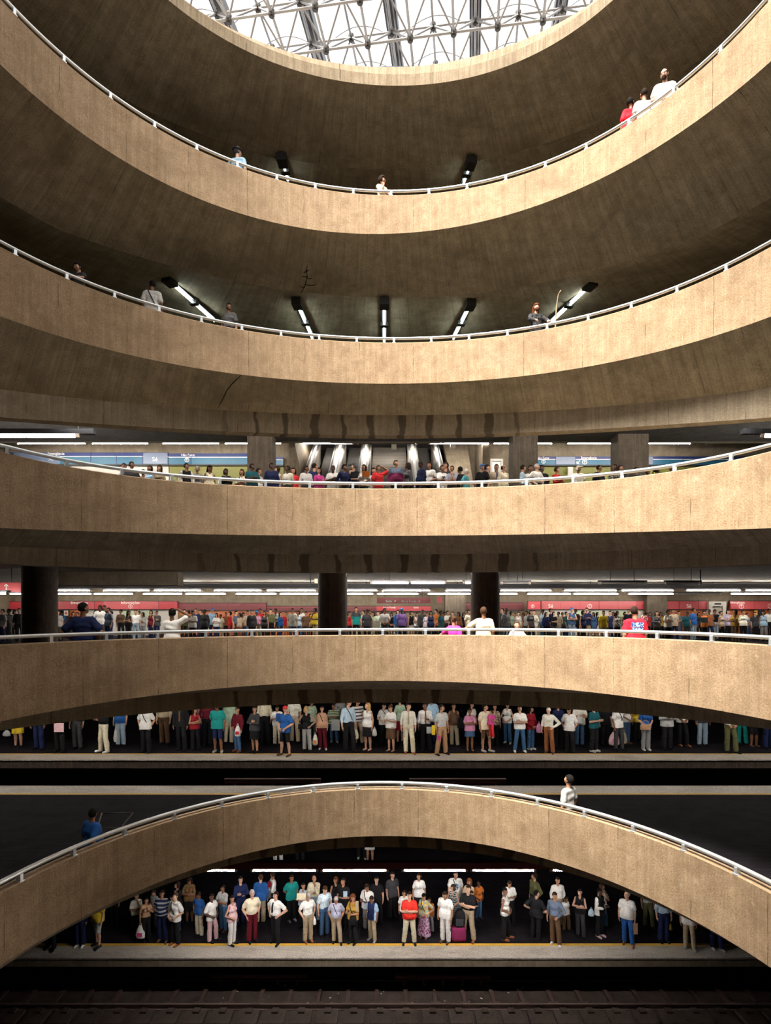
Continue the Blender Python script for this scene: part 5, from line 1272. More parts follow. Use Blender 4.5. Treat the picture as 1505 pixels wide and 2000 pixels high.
MID = '''
34.6 1365 1460 f beige:jacket yellow:skirt down 0 0 short | person in beige jacket and yellow skirt at the far left edge
75 1366 1463 m black:jacket navy:trousers down 0 0 short | person in black and navy near the left edge, upper half hidden
115.6 1371 1467 m black:shirt black:trousers hold 0 0 short | person in black holding a pink bag at the left
150 1368 1462 m black:shirt charcoal:trousers down 0 0 short | black-clothed person between the pink bag and the cream trousers
202 1372 1469 m black:shirt cream:trousers hold 0 l short shoe=white legs=wide | person in black shirt and cream trousers with white shoes, left
235 1362 1457 f blue:tee pale_blue:trousers down 0 0 short | person in blue T-shirt and pale trousers beside a white bag
284 1374 1469 m white:tee black:trousers pocket 0 0 short strap=black
320 1360 1453 m beige:shirt brown:trousers down 0 0 short fat=1
353 1367 1465 m black:suit black:trousers down 0 0 short tie=brown
380 1382 1465 f dark_red:tank black:trousers fold R r bob skin=b
396 1358 1447 m lilac:tee navy:trousers down 0 l short
404 1362 1457 m maroon:shirt black:trousers pocket 0 0 short
424 1372 1469 m teal:tee navy:shorts back D 0 crop skin=c shoe=light_grey | person in teal T-shirt over dark blue shorts, hand on hip
448 1364 1452 m pale_green:tee cream:trousers down 0 B short | pale green and cream figure behind the maroon sweater
463.5 1381 1467 m maroon:sweater denim:jeans belt1 R l short shoe=rust skin=b
497 1379 1470 f charcoal:sweater black:skirt fold R l bob hc=black skin=b
516 1358 1452 m cream:shirt black:trousers down 0 0 short | person in cream shirt and black trousers behind the folded arms
541 1377 1455 m white:polo cream:trousers hold D 0 short skin=b
556.5 1379 1476 m blue:tee black:shorts belt R l cap hc=red shoe=brown legs=wide skin=a | young person in blue T-shirt, black shorts and red cap
574 1359 1450 m ivory:sshirt beige:trousers down D 0 short | person in ivory shirt and beige trousers behind the red cap
598 1380 1466 f black:tank light_grey:trousers hip R 0 bob hc=blond strap=black skin=a | blond person in black top and pale grey trousers
608 1366 1448 f pale_green:tee charcoal:trousers down R r short
628.5 1379 1463 f peach:tank maroon:trousers down 0 0 short fat=1 skin=a shoe=ivory strap=black
651 1374 1448 m stripe+pale_green+olive:tee denim:jeans hold 0 0 short skin=c shoe=light_grey
664 1360 1446 m grey:shirt charcoal:trousers down 0 r short
680 1366 1468 m pale_blue:shirt black:trousers down R r short strap=black skin=a
698 1364 1453 m widestripe+white+charcoal:polo khaki:trousers down R r short skin=b
717.5 1373 1465 f white:tank black:skirt down L l long hc=blond bare=1 skin=a
749 1372 1457 f white:blouse black:trousers clasp D r short hc=black strap=black
763 1376 1467 f white:blouse brown:kneeskirt hold D l bun hc=brown bare=1 skin=a
781 1362 1452 f pale_green:blouse dark_red:skirt down L r short | pale green and dark red figure behind the tie
797 1373 1471 m ivory:shirt cream:trousers down R 0 short tie=khaki skin=a shoe=tan
830 1372 1467 m white:shirt black:trousers carry L 0 short tie=rust skin=c
842 1360 1453 m light_blue:tee navy:trousers down 0 0 short
862 1376 1474 m light_grey:sshirt tan:trousers down R r short skin=b legs=wide
885.6 1374 1457 f brown:tank beige:trousers down 0 0 bob skin=b fat=1
917 1384 1466 f pink:tee denim:miniskirt fold 0 0 pony hc=black bare=1 skin=c
921 1372 1449 f ivory:blouse black:trousers down 0 r short
947 1375 1468 m cream:tee brown:shorts carry R r short hc=black fat=1 skin=b shoe=light_grey
966 1376 1455 f blotch+brown+beige:blouse black:trousers down 0 0 short skin=b
990 1372 1451 f white:tank jeans:jeans clasp R l short shoe=white
1014.6 1378 1468 m white:polo jeans:jeans fold 0 0 short shoe=white legs=wide skin=a
1036 1380 1464 f dark_red:sweater jeans:jeans clasp R r long hc=black shoe=white
1071 1381 1470 m ivory:shirt rust:trousers hip1 D l crop hc=white skin=a shoe=brown
1089.5 1372 1460 f navy:tee black:trousers down 0 0 short
1111 1381 1468 m white:tee black:trousers pocket D l short skin=b
1131 1368 1457 m ivory:tee denim:jeans fold 0 0 short
1159.5 1375 1468 m dark_teal:polo black:trousers hold D r short shoe=white
1181 1370 1455 m black:tee black:trousers down 0 0 short
1206 1372 1465 f white:tee charcoal:jeans down 0 r short strap=black
1223 1366 1453 f white:blouse denim:jeans clasp 0 r short shoe=brown
1243 1374 1446 f yellow:blouse black:trousers down 0 0 short
1260.5 1376 1465 f blue:blouse grey:trousers clasp D 0 short shoe=white
1302 1367 1465 m light_grey:jacket black:trousers hold D 0 short
1331 1364 1457 f white:blouse black:trousers clasp 0 0 short shoe=tan
1371 1360 1457 m charcoal:jacket pale_jeans:jeans down 0 0 short
1425 1372 1470 m white:shirt olive:trousers belt 0 0 short
1446.5 1365 1456 f teal:top teal:trousers down 0 0 short
1472 1366 1457 f black:blouse black:kneeskirt down 0 0 short bare=1
1500 1366 1461 m navy:shirt navy:trousers down 0 0 short
'''
crowd(MID, -5.1, 'mid')
# ---- concourse row seen over the third balcony wall: px, head row, d, sex, top, pose, head, turn, hair, extras
BLU = '''
242 905 19.0 m wine:tee down R l short | blurred person in wine red behind the rail at the left, beside a dark head
257 902 18.8 m charcoal:tee down R r short | person with dark hair and charcoal T-shirt behind the rail at the left
279 917 17.8 m charcoal:tee down 0 0 short
292 909 18.2 f light_blue:tank down 0 0 long
311 909 18.2 f beige:blouse down 0 0 wavy hc=brown
364 905 18.0 m sides+black+white:jacket down R r short hc=black
385 911 18.2 f grey:top down 0 0 beanie hc=grey
409 909 18.5 f cream:tank down D r long
441 916 18.0 f black:tee down R 0 bob
472 917 18.0 f ivory:tee fold 0 0 bob strap=black
492 906 18.6 m dark_teal:tee fold R r short skin=d
505 915 19.4 m white:shirt down R R short skin=b
530 904.5 18.8 m navy:jacket down R 0 short skin=d
541 912 19.2 f white:tank down L l bob skin=b
561.5 910 18.6 m ivory:sshirt down L l short skin=d
572.5 914 19.4 f red:tee down 0 0 bob
598 910 18.6 m white:shirt down R r short skin=c
614 905.6 19.2 m navy:tee down L B short
623 914 18.4 f magenta:top fold L r bob
650 909.6 18.4 m white:tee fold 0 0 short skin=d
672 907.7 18.6 m navy:shirt pocket R r short skin=c
690 905.6 18.6 m black:tee chin L l cap hc=charcoal
710 907.7 18.4 f white:blouse clasp 0 l long
729.5 914 19.2 m white:tee down R l short
739 909 18.2 m red:tee head 0 r short skin=c
773 899 18.2 m yoke+wine+slate:sweater down R 0 short hc=brown skin=a fat=1
796 904.5 18.6 f dark_grey:jacket down L L long
822 902 18.2 m navy:jacket down DR L short skin=d fat=1
838 903 18.2 m white:polo clasp 0 l short skin=b
863 909 18.6 m print+white+charcoal:tee fold 0 r short skin=c
870 903 19.6 m charcoal:tee down L 0 short
882 910 18.2 m check+lavender+light_grey:sshirt chin 0 l short hc=brown skin=b
898 912 19.4 m black:tee down R B short
910 916 18.2 m turquoise:tee back R R crop hc=white skin=a
941 907 18.6 m black:tee down R l cap hc=blue skin=b
951 908 19.2 m beige:shirt down R r short skin=a
969 907 19.2 m khaki:suit down 0 0 short skin=c tie=navy
983 909 18.8 m cream:sweater back R r balding hc=dark skin=b
1021 908.5 19.0 m pale_blue:shirt down R R short skin=b
1035.5 909 19.4 m ivory:sshirt down R l short skin=c
1048 906 18.8 m white:sshirt hip R r crop hc=grey skin=a fat=1
1057 909 19.6 m black:tee down R 0 short
1087 912.5 18.6 f red:top fold R r short skin=b
1129 910 18.4 m ivory:tee down R 0 cap hc=cream skin=c
1169.6 908.5 18.4 m black:tee down R r crop skin=c fat=1
1200 907 18.4 f check+white+charcoal:blouse down L 0 bun
1211 909 18.2 m charcoal:tee down R 0 short
1242 912 18.2 m charcoal:shirt down R l crop
1264 916 18.6 m black:tee down 0 0 short
1282 913 18.4 f charcoal:top down R r pony
1311 909 18.2 m brown:tee down L l crop
'''
for ln in BLU.strip().splitlines():
    lab = None
    if '|' in ln: ln, lab = ln.split('|'); lab = lab.strip()
    t = ln.split(); px, hy, d = float(t[0]), float(t[1]), float(t[2]); kw = {}
    for e_ in t[9:]:
        k, v = e_.split('='); kw[k] = v if k != 'fat' else float(v)
    h = max(1.45, min(1.95, (HZ-hy)/F*d - 3.2))
    d = (3.2 + h) * F / (HZ - hy)
    person(px2x(px, d), d, 3.2, h, t[3], t[4], 'charcoal:trousers', t[5], t[6], YAW[t[7]], t[8], place='blue', px=px, far=True, label=lab, vis_bot=False, **kw)
# ---- crowd on the red-walled platform: px, head row, sex, top, bottom, pose, turn, hair
RED = '''
5 1190 m grey:tee navy:jeans down l short
17 1189.6 m check+charcoal+light_grey:shirt dark_grey:trousers fold 0 short
28.7 1192 f pale_pink:blouse black:trousers down r bob
37 1188 m black:shirt black:trousers down r short
113 1193 m light_grey:tee olive:trousers down r short
120 1192.5 m blue:tee black:trousers down l short
143 1195 f black:tee charcoal:trousers down 0 bob
151 1196 m orange:tee black:trousers down 0 short
186 1193 f blue:top black:trousers down r bob
195 1182.5 m white:tee charcoal:trousers down r short
203.7 1182.5 m black:tee black:trousers fold 0 short
211.5 1187 m slate:tee navy:trousers down l short
217 1193.6 m navy:shirt navy:trousers down L short
235.6 1190.5 f brown:shirt black:trousers down r short
251 1193 f charcoal:tank charcoal:trousers fold 0 wavy
265 1191 m white:sshirt pale_jeans:jeans down r short
271 1194 m grey:tee black:trousers down l short
278.6 1196 f light_grey:top grey:trousers chin 0 long
294.7 1192 f maroon:tank navy:trousers down l bob
306 1193 m dark_grey:sweater navy:jeans fold 0 crop
360 1190.5 m olive:jacket charcoal:trousers fold r short
368 1193 m ivory:tee brown:trousers down l short
376 1193 m white:tee black:trousers fold 0 short
382.5 1188.6 m navy:tee navy:trousers down r crop
392 1191 m brown:sshirt black:trousers fold l short
399 1190.5 m charcoal:suit black:trousers down 0 crop
408 1200 f cream:blouse ivory:skirt down 0 crop
414.5 1188 m light_blue:tee navy:trousers down r cap
422.5 1198 f white:blouse navy:trousers hold 0 long
430.5 1200 m cream:tee beige:trousers down 0 short
441 1196 m rust:tee black:trousers down 0 crop
449 1195 f red:top dark_red:skirt down L bob
461 1193.6 m slate:sshirt charcoal:trousers down R short
468 1198 f beige:blouse rust:trousers down l bob
475 1197 f blotch+brown+grey:blouse charcoal:trousers fold 0 wavy
483.6 1193 m beige:tee jeans:jeans down r crop
491.6 1192 m charcoal:suit black:trousers down r short
501 1193 m check+magenta+light_grey:shirt olive:trousers clasp r cap
508 1189 m crimson:tee white:trousers strap l short
516 1194 f charcoal:tank black:trousers down 0 bob
528 1189.7 m olive:shirt black:trousers hip1 0 crop
538 1189 m white:sshirt charcoal:trousers chin r short
547.5 1196 f blue:top navy:trousers down R long
559 1196 m red:tee orange:trousers down 0 short
570.6 1188 m ivory:tee jeans:jeans down 0 short
582 1193 f pale_blue:tank jeans:jeans down r bob
588.6 1188 m white:tee black:trousers down l crop
597 1195 m brown:tee charcoal:trousers down 0 short
606 1199 f mustard:tee black:trousers down r bob
615 1188 m yellow:tee khaki:trousers chin l short
681 1195 f red:tank black:trousers down 0 bob
695 1186 m yoke+teal+charcoal:tee black:trousers down r short
709 1192 m white:tee khaki:trousers down L crop
716 1191 m charcoal:tee black:trousers down 0 short
721 1191.5 m yellow:tee yellow:shorts belt 0 crop
728 1196 f khaki:jacket khaki:trousers hold l long
737.5 1194 m pale_green:tee charcoal:trousers down r crop
744 1193 m grey:tee black:trousers down l crop
751 1188 m white:sshirt charcoal:trousers clasp 0 short
764 1197 f black:blouse black:skirt clasp 0 bob
776.5 1191.5 f blue:top jeans:jeans down 0 bob
784 1188 m purple:tee black:trousers down r cap
790 1197 f purple:top jeans:jeans fold l long
803 1194 f black:tank white:skirt down r bob
814 1197 f white:tank charcoal:trousers fold 0 bob
824.5 1191 m charcoal:suit black:trousers down 0 crop
833 1196 f blotch+white+lilac:tee navy:trousers down l bun
841 1194 f navy:tank black:trousers down 0 bob
851 1190.5 m orange:tee black:trousers hip1 L short
860.5 1193 m dark_teal:tee navy:trousers down R short
868 1195 m brown:tee black:trousers down 0 short
874 1193 m white:sshirt charcoal:trousers hold r short
883.5 1195 m brown:sshirt black:trousers down l short
895 1196 f rust:tank black:trousers down 0 wavy
905 1197 f black:top black:trousers hip1 0 bob
915.4 1191 m cream:tee beige:trousers down r short
980.5 1188.5 m charcoal:tee charcoal:trousers down L short
988 1188 m grey:tee jeans:jeans down r crop
998 1195 f pale_green:blouse olive:trousers down r bob
1005 1197 m light_grey:tee black:trousers down 0 short
1012 1195 f white:tank beige:trousers down l pony
1021 1198 f brown:blouse black:trousers down 0 bob
1028 1193.7 m light_grey:tee olive:trousers down L short
1036 1192 f dark_grey:tee black:trousers down r bob
1042.5 1192 f ivory:jacket cream:trousers fold 0 short
1059 1190.5 m pale_blue:sshirt jeans:jeans down L short
1066 1196 f navy:top black:trousers down 0 long
1075 1189 m navy:shirt black:trousers down R short
1081 1195 f black:blouse charcoal:jeans fold r long
1090 1195 m khaki:shirt beige:trousers down l short
1098 1196 m brown:tee navy:trousers down 0 short
1105.5 1195 m dark_teal:tee navy:trousers down R short
1116 1187 m denim:tank pale_jeans:jeans fold 0 cap
1123.5 1189.7 m black:tee black:trousers down 0 short
1138 1193 f navy:tank black:trousers down r bob
1145.4 1187 m navy:tee khaki:trousers hold 0 crop
1152 1194 m light_grey:tee navy:trousers down r crop
1158 1196 f denim:top denim:skirt down 0 long
1166 1196 f charcoal:tank ivory:skirt down r long
1178 1193 m yellow:tee khaki:trousers down 0 short
1190.5 1193.6 m navy:tee navy:trousers down l short
1197 1195 f brown:tank maroon:trousers down 0 long
1205 1194 f blotch+black+white:tank black:trousers down 0 long
1220 1195 f blotch+olive+rust:blouse charcoal:trousers down r bob
1227 1190 m black:tee black:trousers down l short
1257 1192 f blotch+white+red:blouse black:trousers down L bob
1263 1197 m red:tee black:trousers down 0 short
1269 1196 f denim:tank black:trousers chin l bob
1282 1194 f dark_grey:sweater charcoal:trousers chin 0 long
1290 1196 f mustard:tee black:trousers down r bob
1304 1192 f ivory:tee black:trousers fold 0 short
1315 1190 m beige:tee navy:trousers down 0 crop
1325 1193.6 m slate:sshirt slate:trousers fold 0 crop
1341 1195 m dark_teal:tee charcoal:trousers down l short
1353.5 1188 m blue:polo pale_jeans:jeans down r short
1364 1196 f charcoal:tank black:trousers down 0 bob
1375 1193 m orange:tee black:trousers fold r crop
1384.6 1190.5 m rust:tee navy:trousers down 0 crop
1395.5 1190.5 m black:shirt pale_jeans:jeans pocket l crop
1408 1194 f beige:tank black:trousers down r bun
1421 1191 f lilac:tee black:trousers fold 0 bob
1434.6 1190.5 f mustard:blouse brown:trousers chin L long
1450.5 1191.5 f ivory:blouse black:trousers down l short
1459 1197 f pale_blue:top denim:longskirt fold r short
1474 1195 m charcoal:tee black:trousers down 0 short
1490 1193 f light_blue:tank grey:trousers down 0 bob
1502 1189 m white:sshirt black:trousers down l short
'''
for i, ln in enumerate(RED.strip().splitlines()):
    t = ln.split(); px, hy = float(t[0]), float(t[1])
    d = 28.6 + (i * 37 % 11) * .32 + (2.2 if hy > 1194.5 else 0)
    h = (HZ-hy)/F*d + 1.5
    sk = {'f': ['a','b','b','c'], 'm': ['a','b','c','d']}[t[2]][i*7 % 4]
    person(px2x(px, d), d, -1.5, h, t[2], t[3], t[4], t[5], ['0','L','R','0'][i % 4] if t[6] in '0lr' else '0', YAW[t[6]], t[7], hc={'cap': 'blue'}.get(t[7], 'black' if i % 3 else 'dark'), skin=sk, place='red', px=px, far=True, legs='relax' if i % 2 else 'stand')

# ---- people at the rails of the balconies
def at_rail(k, px, hy, off, sex, top, bot, pose, hd, yaw, hair, label, hmin=1.5, hmax=1.95, lean=0, **kw):
    C, R = RINGS[k][:2]; R += off; t = (px - CX) / F
    A = 1 + t*t; B = -2*C; D_ = C*C - R*R; y = (-B + math.sqrt(B*B - 4*A*D_)) / (2*A); x = t*y
    out = math.degrees(math.atan2(x, y - C))          # turning so that yaw 0 faces the void
    zf = FLOOR[k]; h = (HZ-hy)/F*y - zf; h = max(hmin, min(hmax, h))
    o = person(x, y, zf, h, sex, top, bot, pose, hd, -out*.0 + yaw, hair, place='rail', px=px, label=label, **kw)
    return o
at_rail(1, 464, 290, .45, 'm', 'light_blue:sshirt', 'charcoal:trousers', 'reach', 'L', 170, 'hat', 'person in light blue shirt and grey hat seen from behind, arm along the uppermost rail', hc='charcoal', hmin=1.4)
at_rail(1, 746, 345, .32, 'f', 'cream:blouse', 'brown:trousers', 'chin', 'R', 35, 'curly', 'curly-haired person in cream top, hand to the face, at the middle of the uppermost rail', hmin=1.4, hc='dark')
at_rail(1, 1231, 193, .45, 'f', 'crimson:tee', 'navy:jeans', 'down', 'L', 175, 'short', 'person in bright pink-red top seen from behind at the uppermost rail, right', hc='black', hmin=1.3, skin='c')
at_rail(1, 1257, 176, .45, 'm', 'white:sshirt', 'charcoal:trousers', 'down', '0', 175, 'crop', 'person in white shirt seen from behind beside the pink-red top, uppermost rail', hmin=1.4, skin='b')
at_rail(1, 1298, 138, .38, 'm', 'white:polo', 'khaki:trousers', 'clasp', 'DL', -15, 'balding', 'balding person with dark beard and white polo shirt at the uppermost rail, far right', hmin=1.5, hc='black', skin='a', fat=1)
at_rail(2, 153, 516, .38, 'm', 'charcoal:tee', 'black:trousers', 'rail', 'D', -12, 'short', 'person in dark T-shirt slumped over the second rail at the far left, arms spread', hmin=1.3, hc='black', skin='a', wid=1.15)
at_rail(2, 297, 549, .45, 'm', 'white:tee', 'navy:jeans', 'down', 'R', 190, 'short', 'person in white T-shirt with dark shoulder strap, turned away at the second rail', hmin=1.4, strap='-charcoal', hc='black', skin='c')
at_rail(2, 447, 593, .38, 'm', 'dark_grey:sshirt', 'black:trousers', 'down', 'R', -10, 'short', 'person in dark grey shirt looking right, at the second rail left of the lamps', hmin=1.4, hc='black', skin='c')
p = at_rail(2, 1047, 594, .38, 'm', 'blotch+charcoal+black:sweater', 'black:trousers', 'rail', '0', 8, 'wavy', 'long-haired bearded person in dark patterned sweater with a walking staff, second rail right', hmin=1.4, hc='auburn', skin='a')
at_rail(4, 163, 1178, .38, 'm', 'navy:tee', 'charcoal:trousers', 'hip', 'L', 188, 'short', 'person in navy shirt seen from behind at the eye-level rail, left', hmin=1.5, hc='black', fat=1, skin='c')
at_rail(4, 336, 1189, .42, 'm', 'white:tee', 'pale_pink:trousers', 'head', 'R', 178, 'short', 'person in pale pink-white T-shirt from behind, one arm raised behind the head', hmin=1.5, hc='black', skin='c')
at_rail(4, 886, 1204, .40, 'f', 'hot_pink:tee', 'black:trousers', 'reach', 'R', 150, 'bun', 'person in hot pink top with black strap leaning at the eye-level rail, centre', hmin=1.3, hc='brown', skin='b')
at_rail(4, 944, 1186, .42, 'm', 'cream:sshirt', 'beige:trousers', 'reach', '0', 180, 'short', 'person in cream shirt from behind, one arm along the rail, before the right column', hmin=1.4, hc='brown', skin='c', fat=1)
at_rail(4, 1009, 1214, .40, 'c', 'pale_pink:tee', 'white:shorts', 'rail', '0', 0, 'pony', 'small child in pale pink leaning forward over the eye-level rail', hmin=1.15, hmax=1.3, hc='brown', skin='a')
at_rail(4, 1239, 1185, .42, 'm', 'crimson:tee', 'navy:jeans', 'down', 'L', 180, 'crop', 'person in bright red T-shirt with blue back print, from behind at the rail', hmin=1.5, hc='dark', fat=1, skin='b')
at_rail(5, 181, 1579, .55, 'm', 'blue:tee', 'black:trousers', 'walk', 'R', 150, 'short', 'person in blue T-shirt walking away beside the lowest rail, left', hmin=1.5, hc='black', skin='b', fat=1)
at_rail(5, 1109, 1513, .50, 'm', 'light_grey:sshirt', 'black:trousers', 'down', 'U', -140, 'short', 'person with moustache in pale grey shirt looking up, at the lowest rail, right', hmin=1.5, hc='black', skin='b')
# facial hair
def facial(root, hd, mat, tache=False):
    R, T = headx(hd)
    if tache: q = [('c', T((-.022,-.094,1.600)), T((.022,-.094,1.600)), .008, .008, 1, .005)]; cuts = []
    else:
        q = [('c', T((0,-.050,1.585)), T((0,-.035,1.61)), .056, .062, 1, .02), ('e', T((0,-.082,1.560)), (.034,.030,.034), R, .02), ('c', T((-.024,-.092,1.602)), T((.024,-.092,1.602)), .009, .009, 1, .005)]
        def cut(P):
            L = (P - NECK) @ R + NECK
            return np.maximum(np.maximum(L[...,2] - 1.612, L[...,1] + .01), .018 - np.hypot(L[...,0]*.75, (L[...,2] - 1.588)*1.8) - (L[...,1] + .075)*0)
        cuts = [cut]
    me = bake(q, .007, cuts=cuts, name='beard')[0]; me.materials.append(None); part('moustache' if tache else 'beard', me, mat, root)
for q_ in PEOPLE[-17:]:
    l = q_['label']
    if 'dark beard' in l: facial(q_['o'], q_['hd'], MH['dark'])
    if 'long-haired bearded' in l: facial(q_['o'], q_['hd'], MH['auburn'])
    if 'moustache' in l: facial(q_['o'], q_['hd'], MH['black'], True)
# the print on the back of the red T-shirt
red = PEOPLE[-3]['o']
m = MB(); m.box((-.15, .0, 1.30), (.15, .004, 1.40)); m.box((-.14, .0, 1.21), (.14, .004, 1.285)); pr = m.build('back_print', cloth('blotch+pale_blue+blue'), red); pr.location = (0, .158, 0); pr.scale = (.9, 1, 1)
# walking staff
o0 = p.location; m = MB(); m.tube([(o0.x+.42, o0.y-.1, 6.5), (o0.x+.50, o0.y-.08, 7.9), (o0.x+.56, o0.y-.06, 8.25), (o0.x+.62, o0.y-.06, 8.36)], .018, 7)
tag(m.build('walking_staff', cloth('khaki')), 'thin pale walking staff beside the long-haired person', 'staff')

# ---- labels: what sets each person apart
def relax():
    for pl, lim in (('red', 9), ('blue', .6), ('low', .22), ('mid', .3)):
        Q = [q for q in PEOPLE if q['place'] == pl]; base = [q['o'].location.y for q in Q]; yy = base[:]
        floor = {'red': -1.5, 'blue': 3.2, 'low': BZ, 'mid': -5.1}[pl]
        X = lambda i: (Q[i]['px'] - CX) / F * yy[i]
        for it in range(60):
            mv = 0
            for i in range(len(Q)):
                for j in range(i+1, len(Q)):
                    dx, dy = X(i) - X(j), yy[i] - yy[j]
                    if abs(dx) < .50 and abs(dy) < .36:
                        need = (.38 - abs(dy)) * .5; s_ = 1 if dy > 0 or (dy == 0 and i % 2) else -1
                        yy[i] += s_*need; yy[j] -= s_*need; mv += 1
            for i in range(len(Q)):
                lo, hi = (28.4, 34.5) if pl == 'red' else (base[i] - lim, base[i] + lim)
                yy[i] = min(hi, max(lo, yy[i]))
            if not mv: break
        for i, q in enumerate(Q):
            o = q['o']; k = yy[i] / o.location.y; o.location.x *= k; o.location.y = yy[i]
            head = (floor + q['h']) * k if pl in ('red', 'blue') else None
            if head is not None:
                f = max(.85, min(1.12, (head - floor) / q['h'])); o.scale = Vector(o.scale) * f
relax()
LV = {'low': 'on the bottom platform', 'mid': 'on the platform across the tracks', 'red': 'in the red-walled platform crowd', 'blue': 'behind the concourse rail', 'rail': ''}
def desc(q, lvl):
    top = words_(q['tc']) + ' ' + q['tg']; bot = words_(q['bc']) + ' ' + q['bk']
    s = 'person in ' + top
    if q['tie']: s = 'person with ' + q['tie'] + ' tie, ' + top
    if lvl >= 1 and q['vis']: s += ' and ' + bot
    if lvl >= 2 and q['pose']: s += ', ' + q['pose']
    return s
def near(q):
    c = sorted([r for r in PEOPLE if r is not q and r['place'] == q['place']], key=lambda r: abs(r['px']-q['px']))[0]
    side = 'right' if c['px'] < q['px'] else 'left'
    return '%s of the %s %s' % (side, words_(c['tc']), c['tg'])
ZONE = lambda px: 'far left' if px < 180 else 'left' if px < 430 else 'left of centre' if px < 640 else 'centre' if px < 860 else 'right of centre' if px < 1080 else 'right' if px < 1330 else 'far right'
for q in PEOPLE:
    if q['label']: q['o']['label'] = q['label']; continue
    cand = []
    for lvl in (1, 2): cand.append(desc(q, lvl))
    short = desc(q, 0)
    q['cands'] = [cand[1] + ', ' + LV[q['place']], cand[0] + ', ' + near(q), short + ', ' + near(q) + ', ' + ZONE(q['px']), short + ', ' + near(q)]
used = {q['label'] for q in PEOPLE if q['label']}
from collections import Counter
for lv in range(4):
    todo = [q for q in PEOPLE if not q['label']]
    cnt = Counter(q['cands'][lv] for q in todo)
    for q in todo:
        c = q['cands'][lv]
        same_top = sum(1 for r in PEOPLE if r['place'] == q['place'] and r['tc'] == q['tc'] and r['tg'] == q['tg'])
        if cnt[c] == 1 and c not in used and len(c.split()) <= 16 and (same_top == 1 or lv > 0 or q['place'] in ('low', 'mid')):
            q['label'] = c; used.add(c); q['o']['label'] = c
for q in PEOPLE:
    if not q['label']:
        c = ' '.join((desc(q, 0) + ', ' + ZONE(q['px']) + ', ' + near(q)).split()[:16]); n = 2
        q['label'] = c; q['o']['label'] = c
for q in PEOPLE:
    if q['place'] in ('red', 'blue', 'low', 'mid'):
        q['o']['group'] = {'red': 'waiting crowd on the red-walled platform', 'blue': 'people behind the rail of the blue concourse', 'low': 'people waiting on the bottom platform', 'mid': 'people waiting on the platform across the tracks'}[q['place']]
print('PEOPLE', len(PEOPLE), 'CACHED', len(CACHE))
# ------------------------------------------------------------------ things people carry (each a thing of its own)
def dz(fy, fl): return -fl * F / (fy - HZ)
def shopping_bag(px, py, d, w, h, col, label, mark=None, cat='bag'):
    x, z = px2x(px, d), py2z(py, d)
    e = empty('shopping_bag', (x, d, z - h/2)); tag(e, label, cat)
    m = MB(); n = 9; V = []; rows = [(0, .62, .55), (.08, .95, 1), (.35, 1.0, 1.1), (.65, .85, .8), (.85, .60, .45), (1.0, .34, .22)]
    for t, sx, sy in rows:
        for i in range(12):
            a = 2*PI*i/12; r = 1 + .06*math.sin(3*a + t*9)
            V.append((w/2*sx*r*math.copysign(abs(math.cos(a))**.7, math.cos(a)), .07*sy*r*math.sin(a), t*h))
    Fc = [(j*12+i, j*12+(i+1)%12, (j+1)*12+(i+1)%12, (j+1)*12+i) for j in range(5) for i in range(12)] + [tuple(reversed(range(12))), tuple(60+i for i in range(12))]
    m.add(V, Fc, True); m.build('bag_body', cloth(col), e)
    m = MB(); m.tube([(-w*.14, 0, h*.97), (-w*.08, 0, h*1.15), (0, 0, h*1.22), (w*.08, 0, h*1.15), (w*.14, 0, h*.97)], .008, 5); m.build('handle', cloth(col), e)
    if mark:
        m = MB(); m.box((-w*.28, -.085, h*.22), (w*.28, -.07, h*.5)); m.build('printed_mark', cloth(mark), e)
    return e
def handbag(px, py, d, w, h, col, label):
    x, z = px2x(px, d), py2z(py, d); e = empty('handbag', (x, d, z - h/2)); tag(e, label, 'handbag')
    m = MB(); V = []
    for t, sx, sy in ((0, .9, .8), (.12, 1, 1), (.6, .97, 1), (.9, .85, .8), (1, .7, .4)):
        for i in range(12):
            a = 2*PI*i/12; V.append((w/2*sx*math.copysign(abs(math.cos(a))**.5, math.cos(a)), .06*sy*math.sin(a), t*h))
    m.add(V, [(j*12+i, j*12+(i+1)%12, (j+1)*12+(i+1)%12, (j+1)*12+i) for j in range(4) for i in range(12)] + [tuple(reversed(range(12))), tuple(48+i for i in range(12))], True)
    m.build('bag_body', cloth(col), e)
    m = MB(); m.box((-w*.40, -.072, h*.45), (w*.40, -.055, h*.92)); m.build('flap', cloth(col), e)
    m = MB(); m.tube([(-w*.4, 0, h*.9), (-w*.25, 0, h*1.5), (0, 0, h*1.75), (w*.25, 0, h*1.5), (w*.4, 0, h*.9)], .009, 5); m.build('handle', cloth(col), e)
L = lambda fy: dz(fy, BZ) - .18
Mm = lambda fy: dz(fy, -5.1) - .18
shopping_bag(274, 1820, L(1834), .30, .44, 'white', 'white bag with black and pink print hanging beside the tan shirt', 'magenta')
shopping_bag(614, 1799, L(1838), .11, .22, 'white', 'small white plastic bag beside the tan trousers of the white shirt', None)
handbag(689, 1798, L(1842), .26, .26, 'black', 'black shoulder bag hanging before the mustard blouse')
handbag(524, 1747, dz(1795, BZ)-.2, .20, .24, 'dark_grey', 'grey bag held by the person in white in the back row')
shopping_bag(1154, 1782, L(1829), .20, .24, 'pale_blue', 'pale bag hanging left of the open white jacket')
shopping_bag(1309, 1811, L(1818), .10, .18, 'yellow', 'small yellow bag at the right under the arch')
shopping_bag(464, 1428, Mm(1467), .22, .38, 'white', 'red and white plastic bag held by the maroon sweater', 'red')
shopping_bag(615, 1445, Mm(1464), .20, .40, 'ivory', 'white shopping bag with red and yellow print beside the blond person', 'orange')
shopping_bag(695, 1434, Mm(1462), .20, .34, 'cream', 'cream canvas bag between the blue shirt and the striped polo', None)
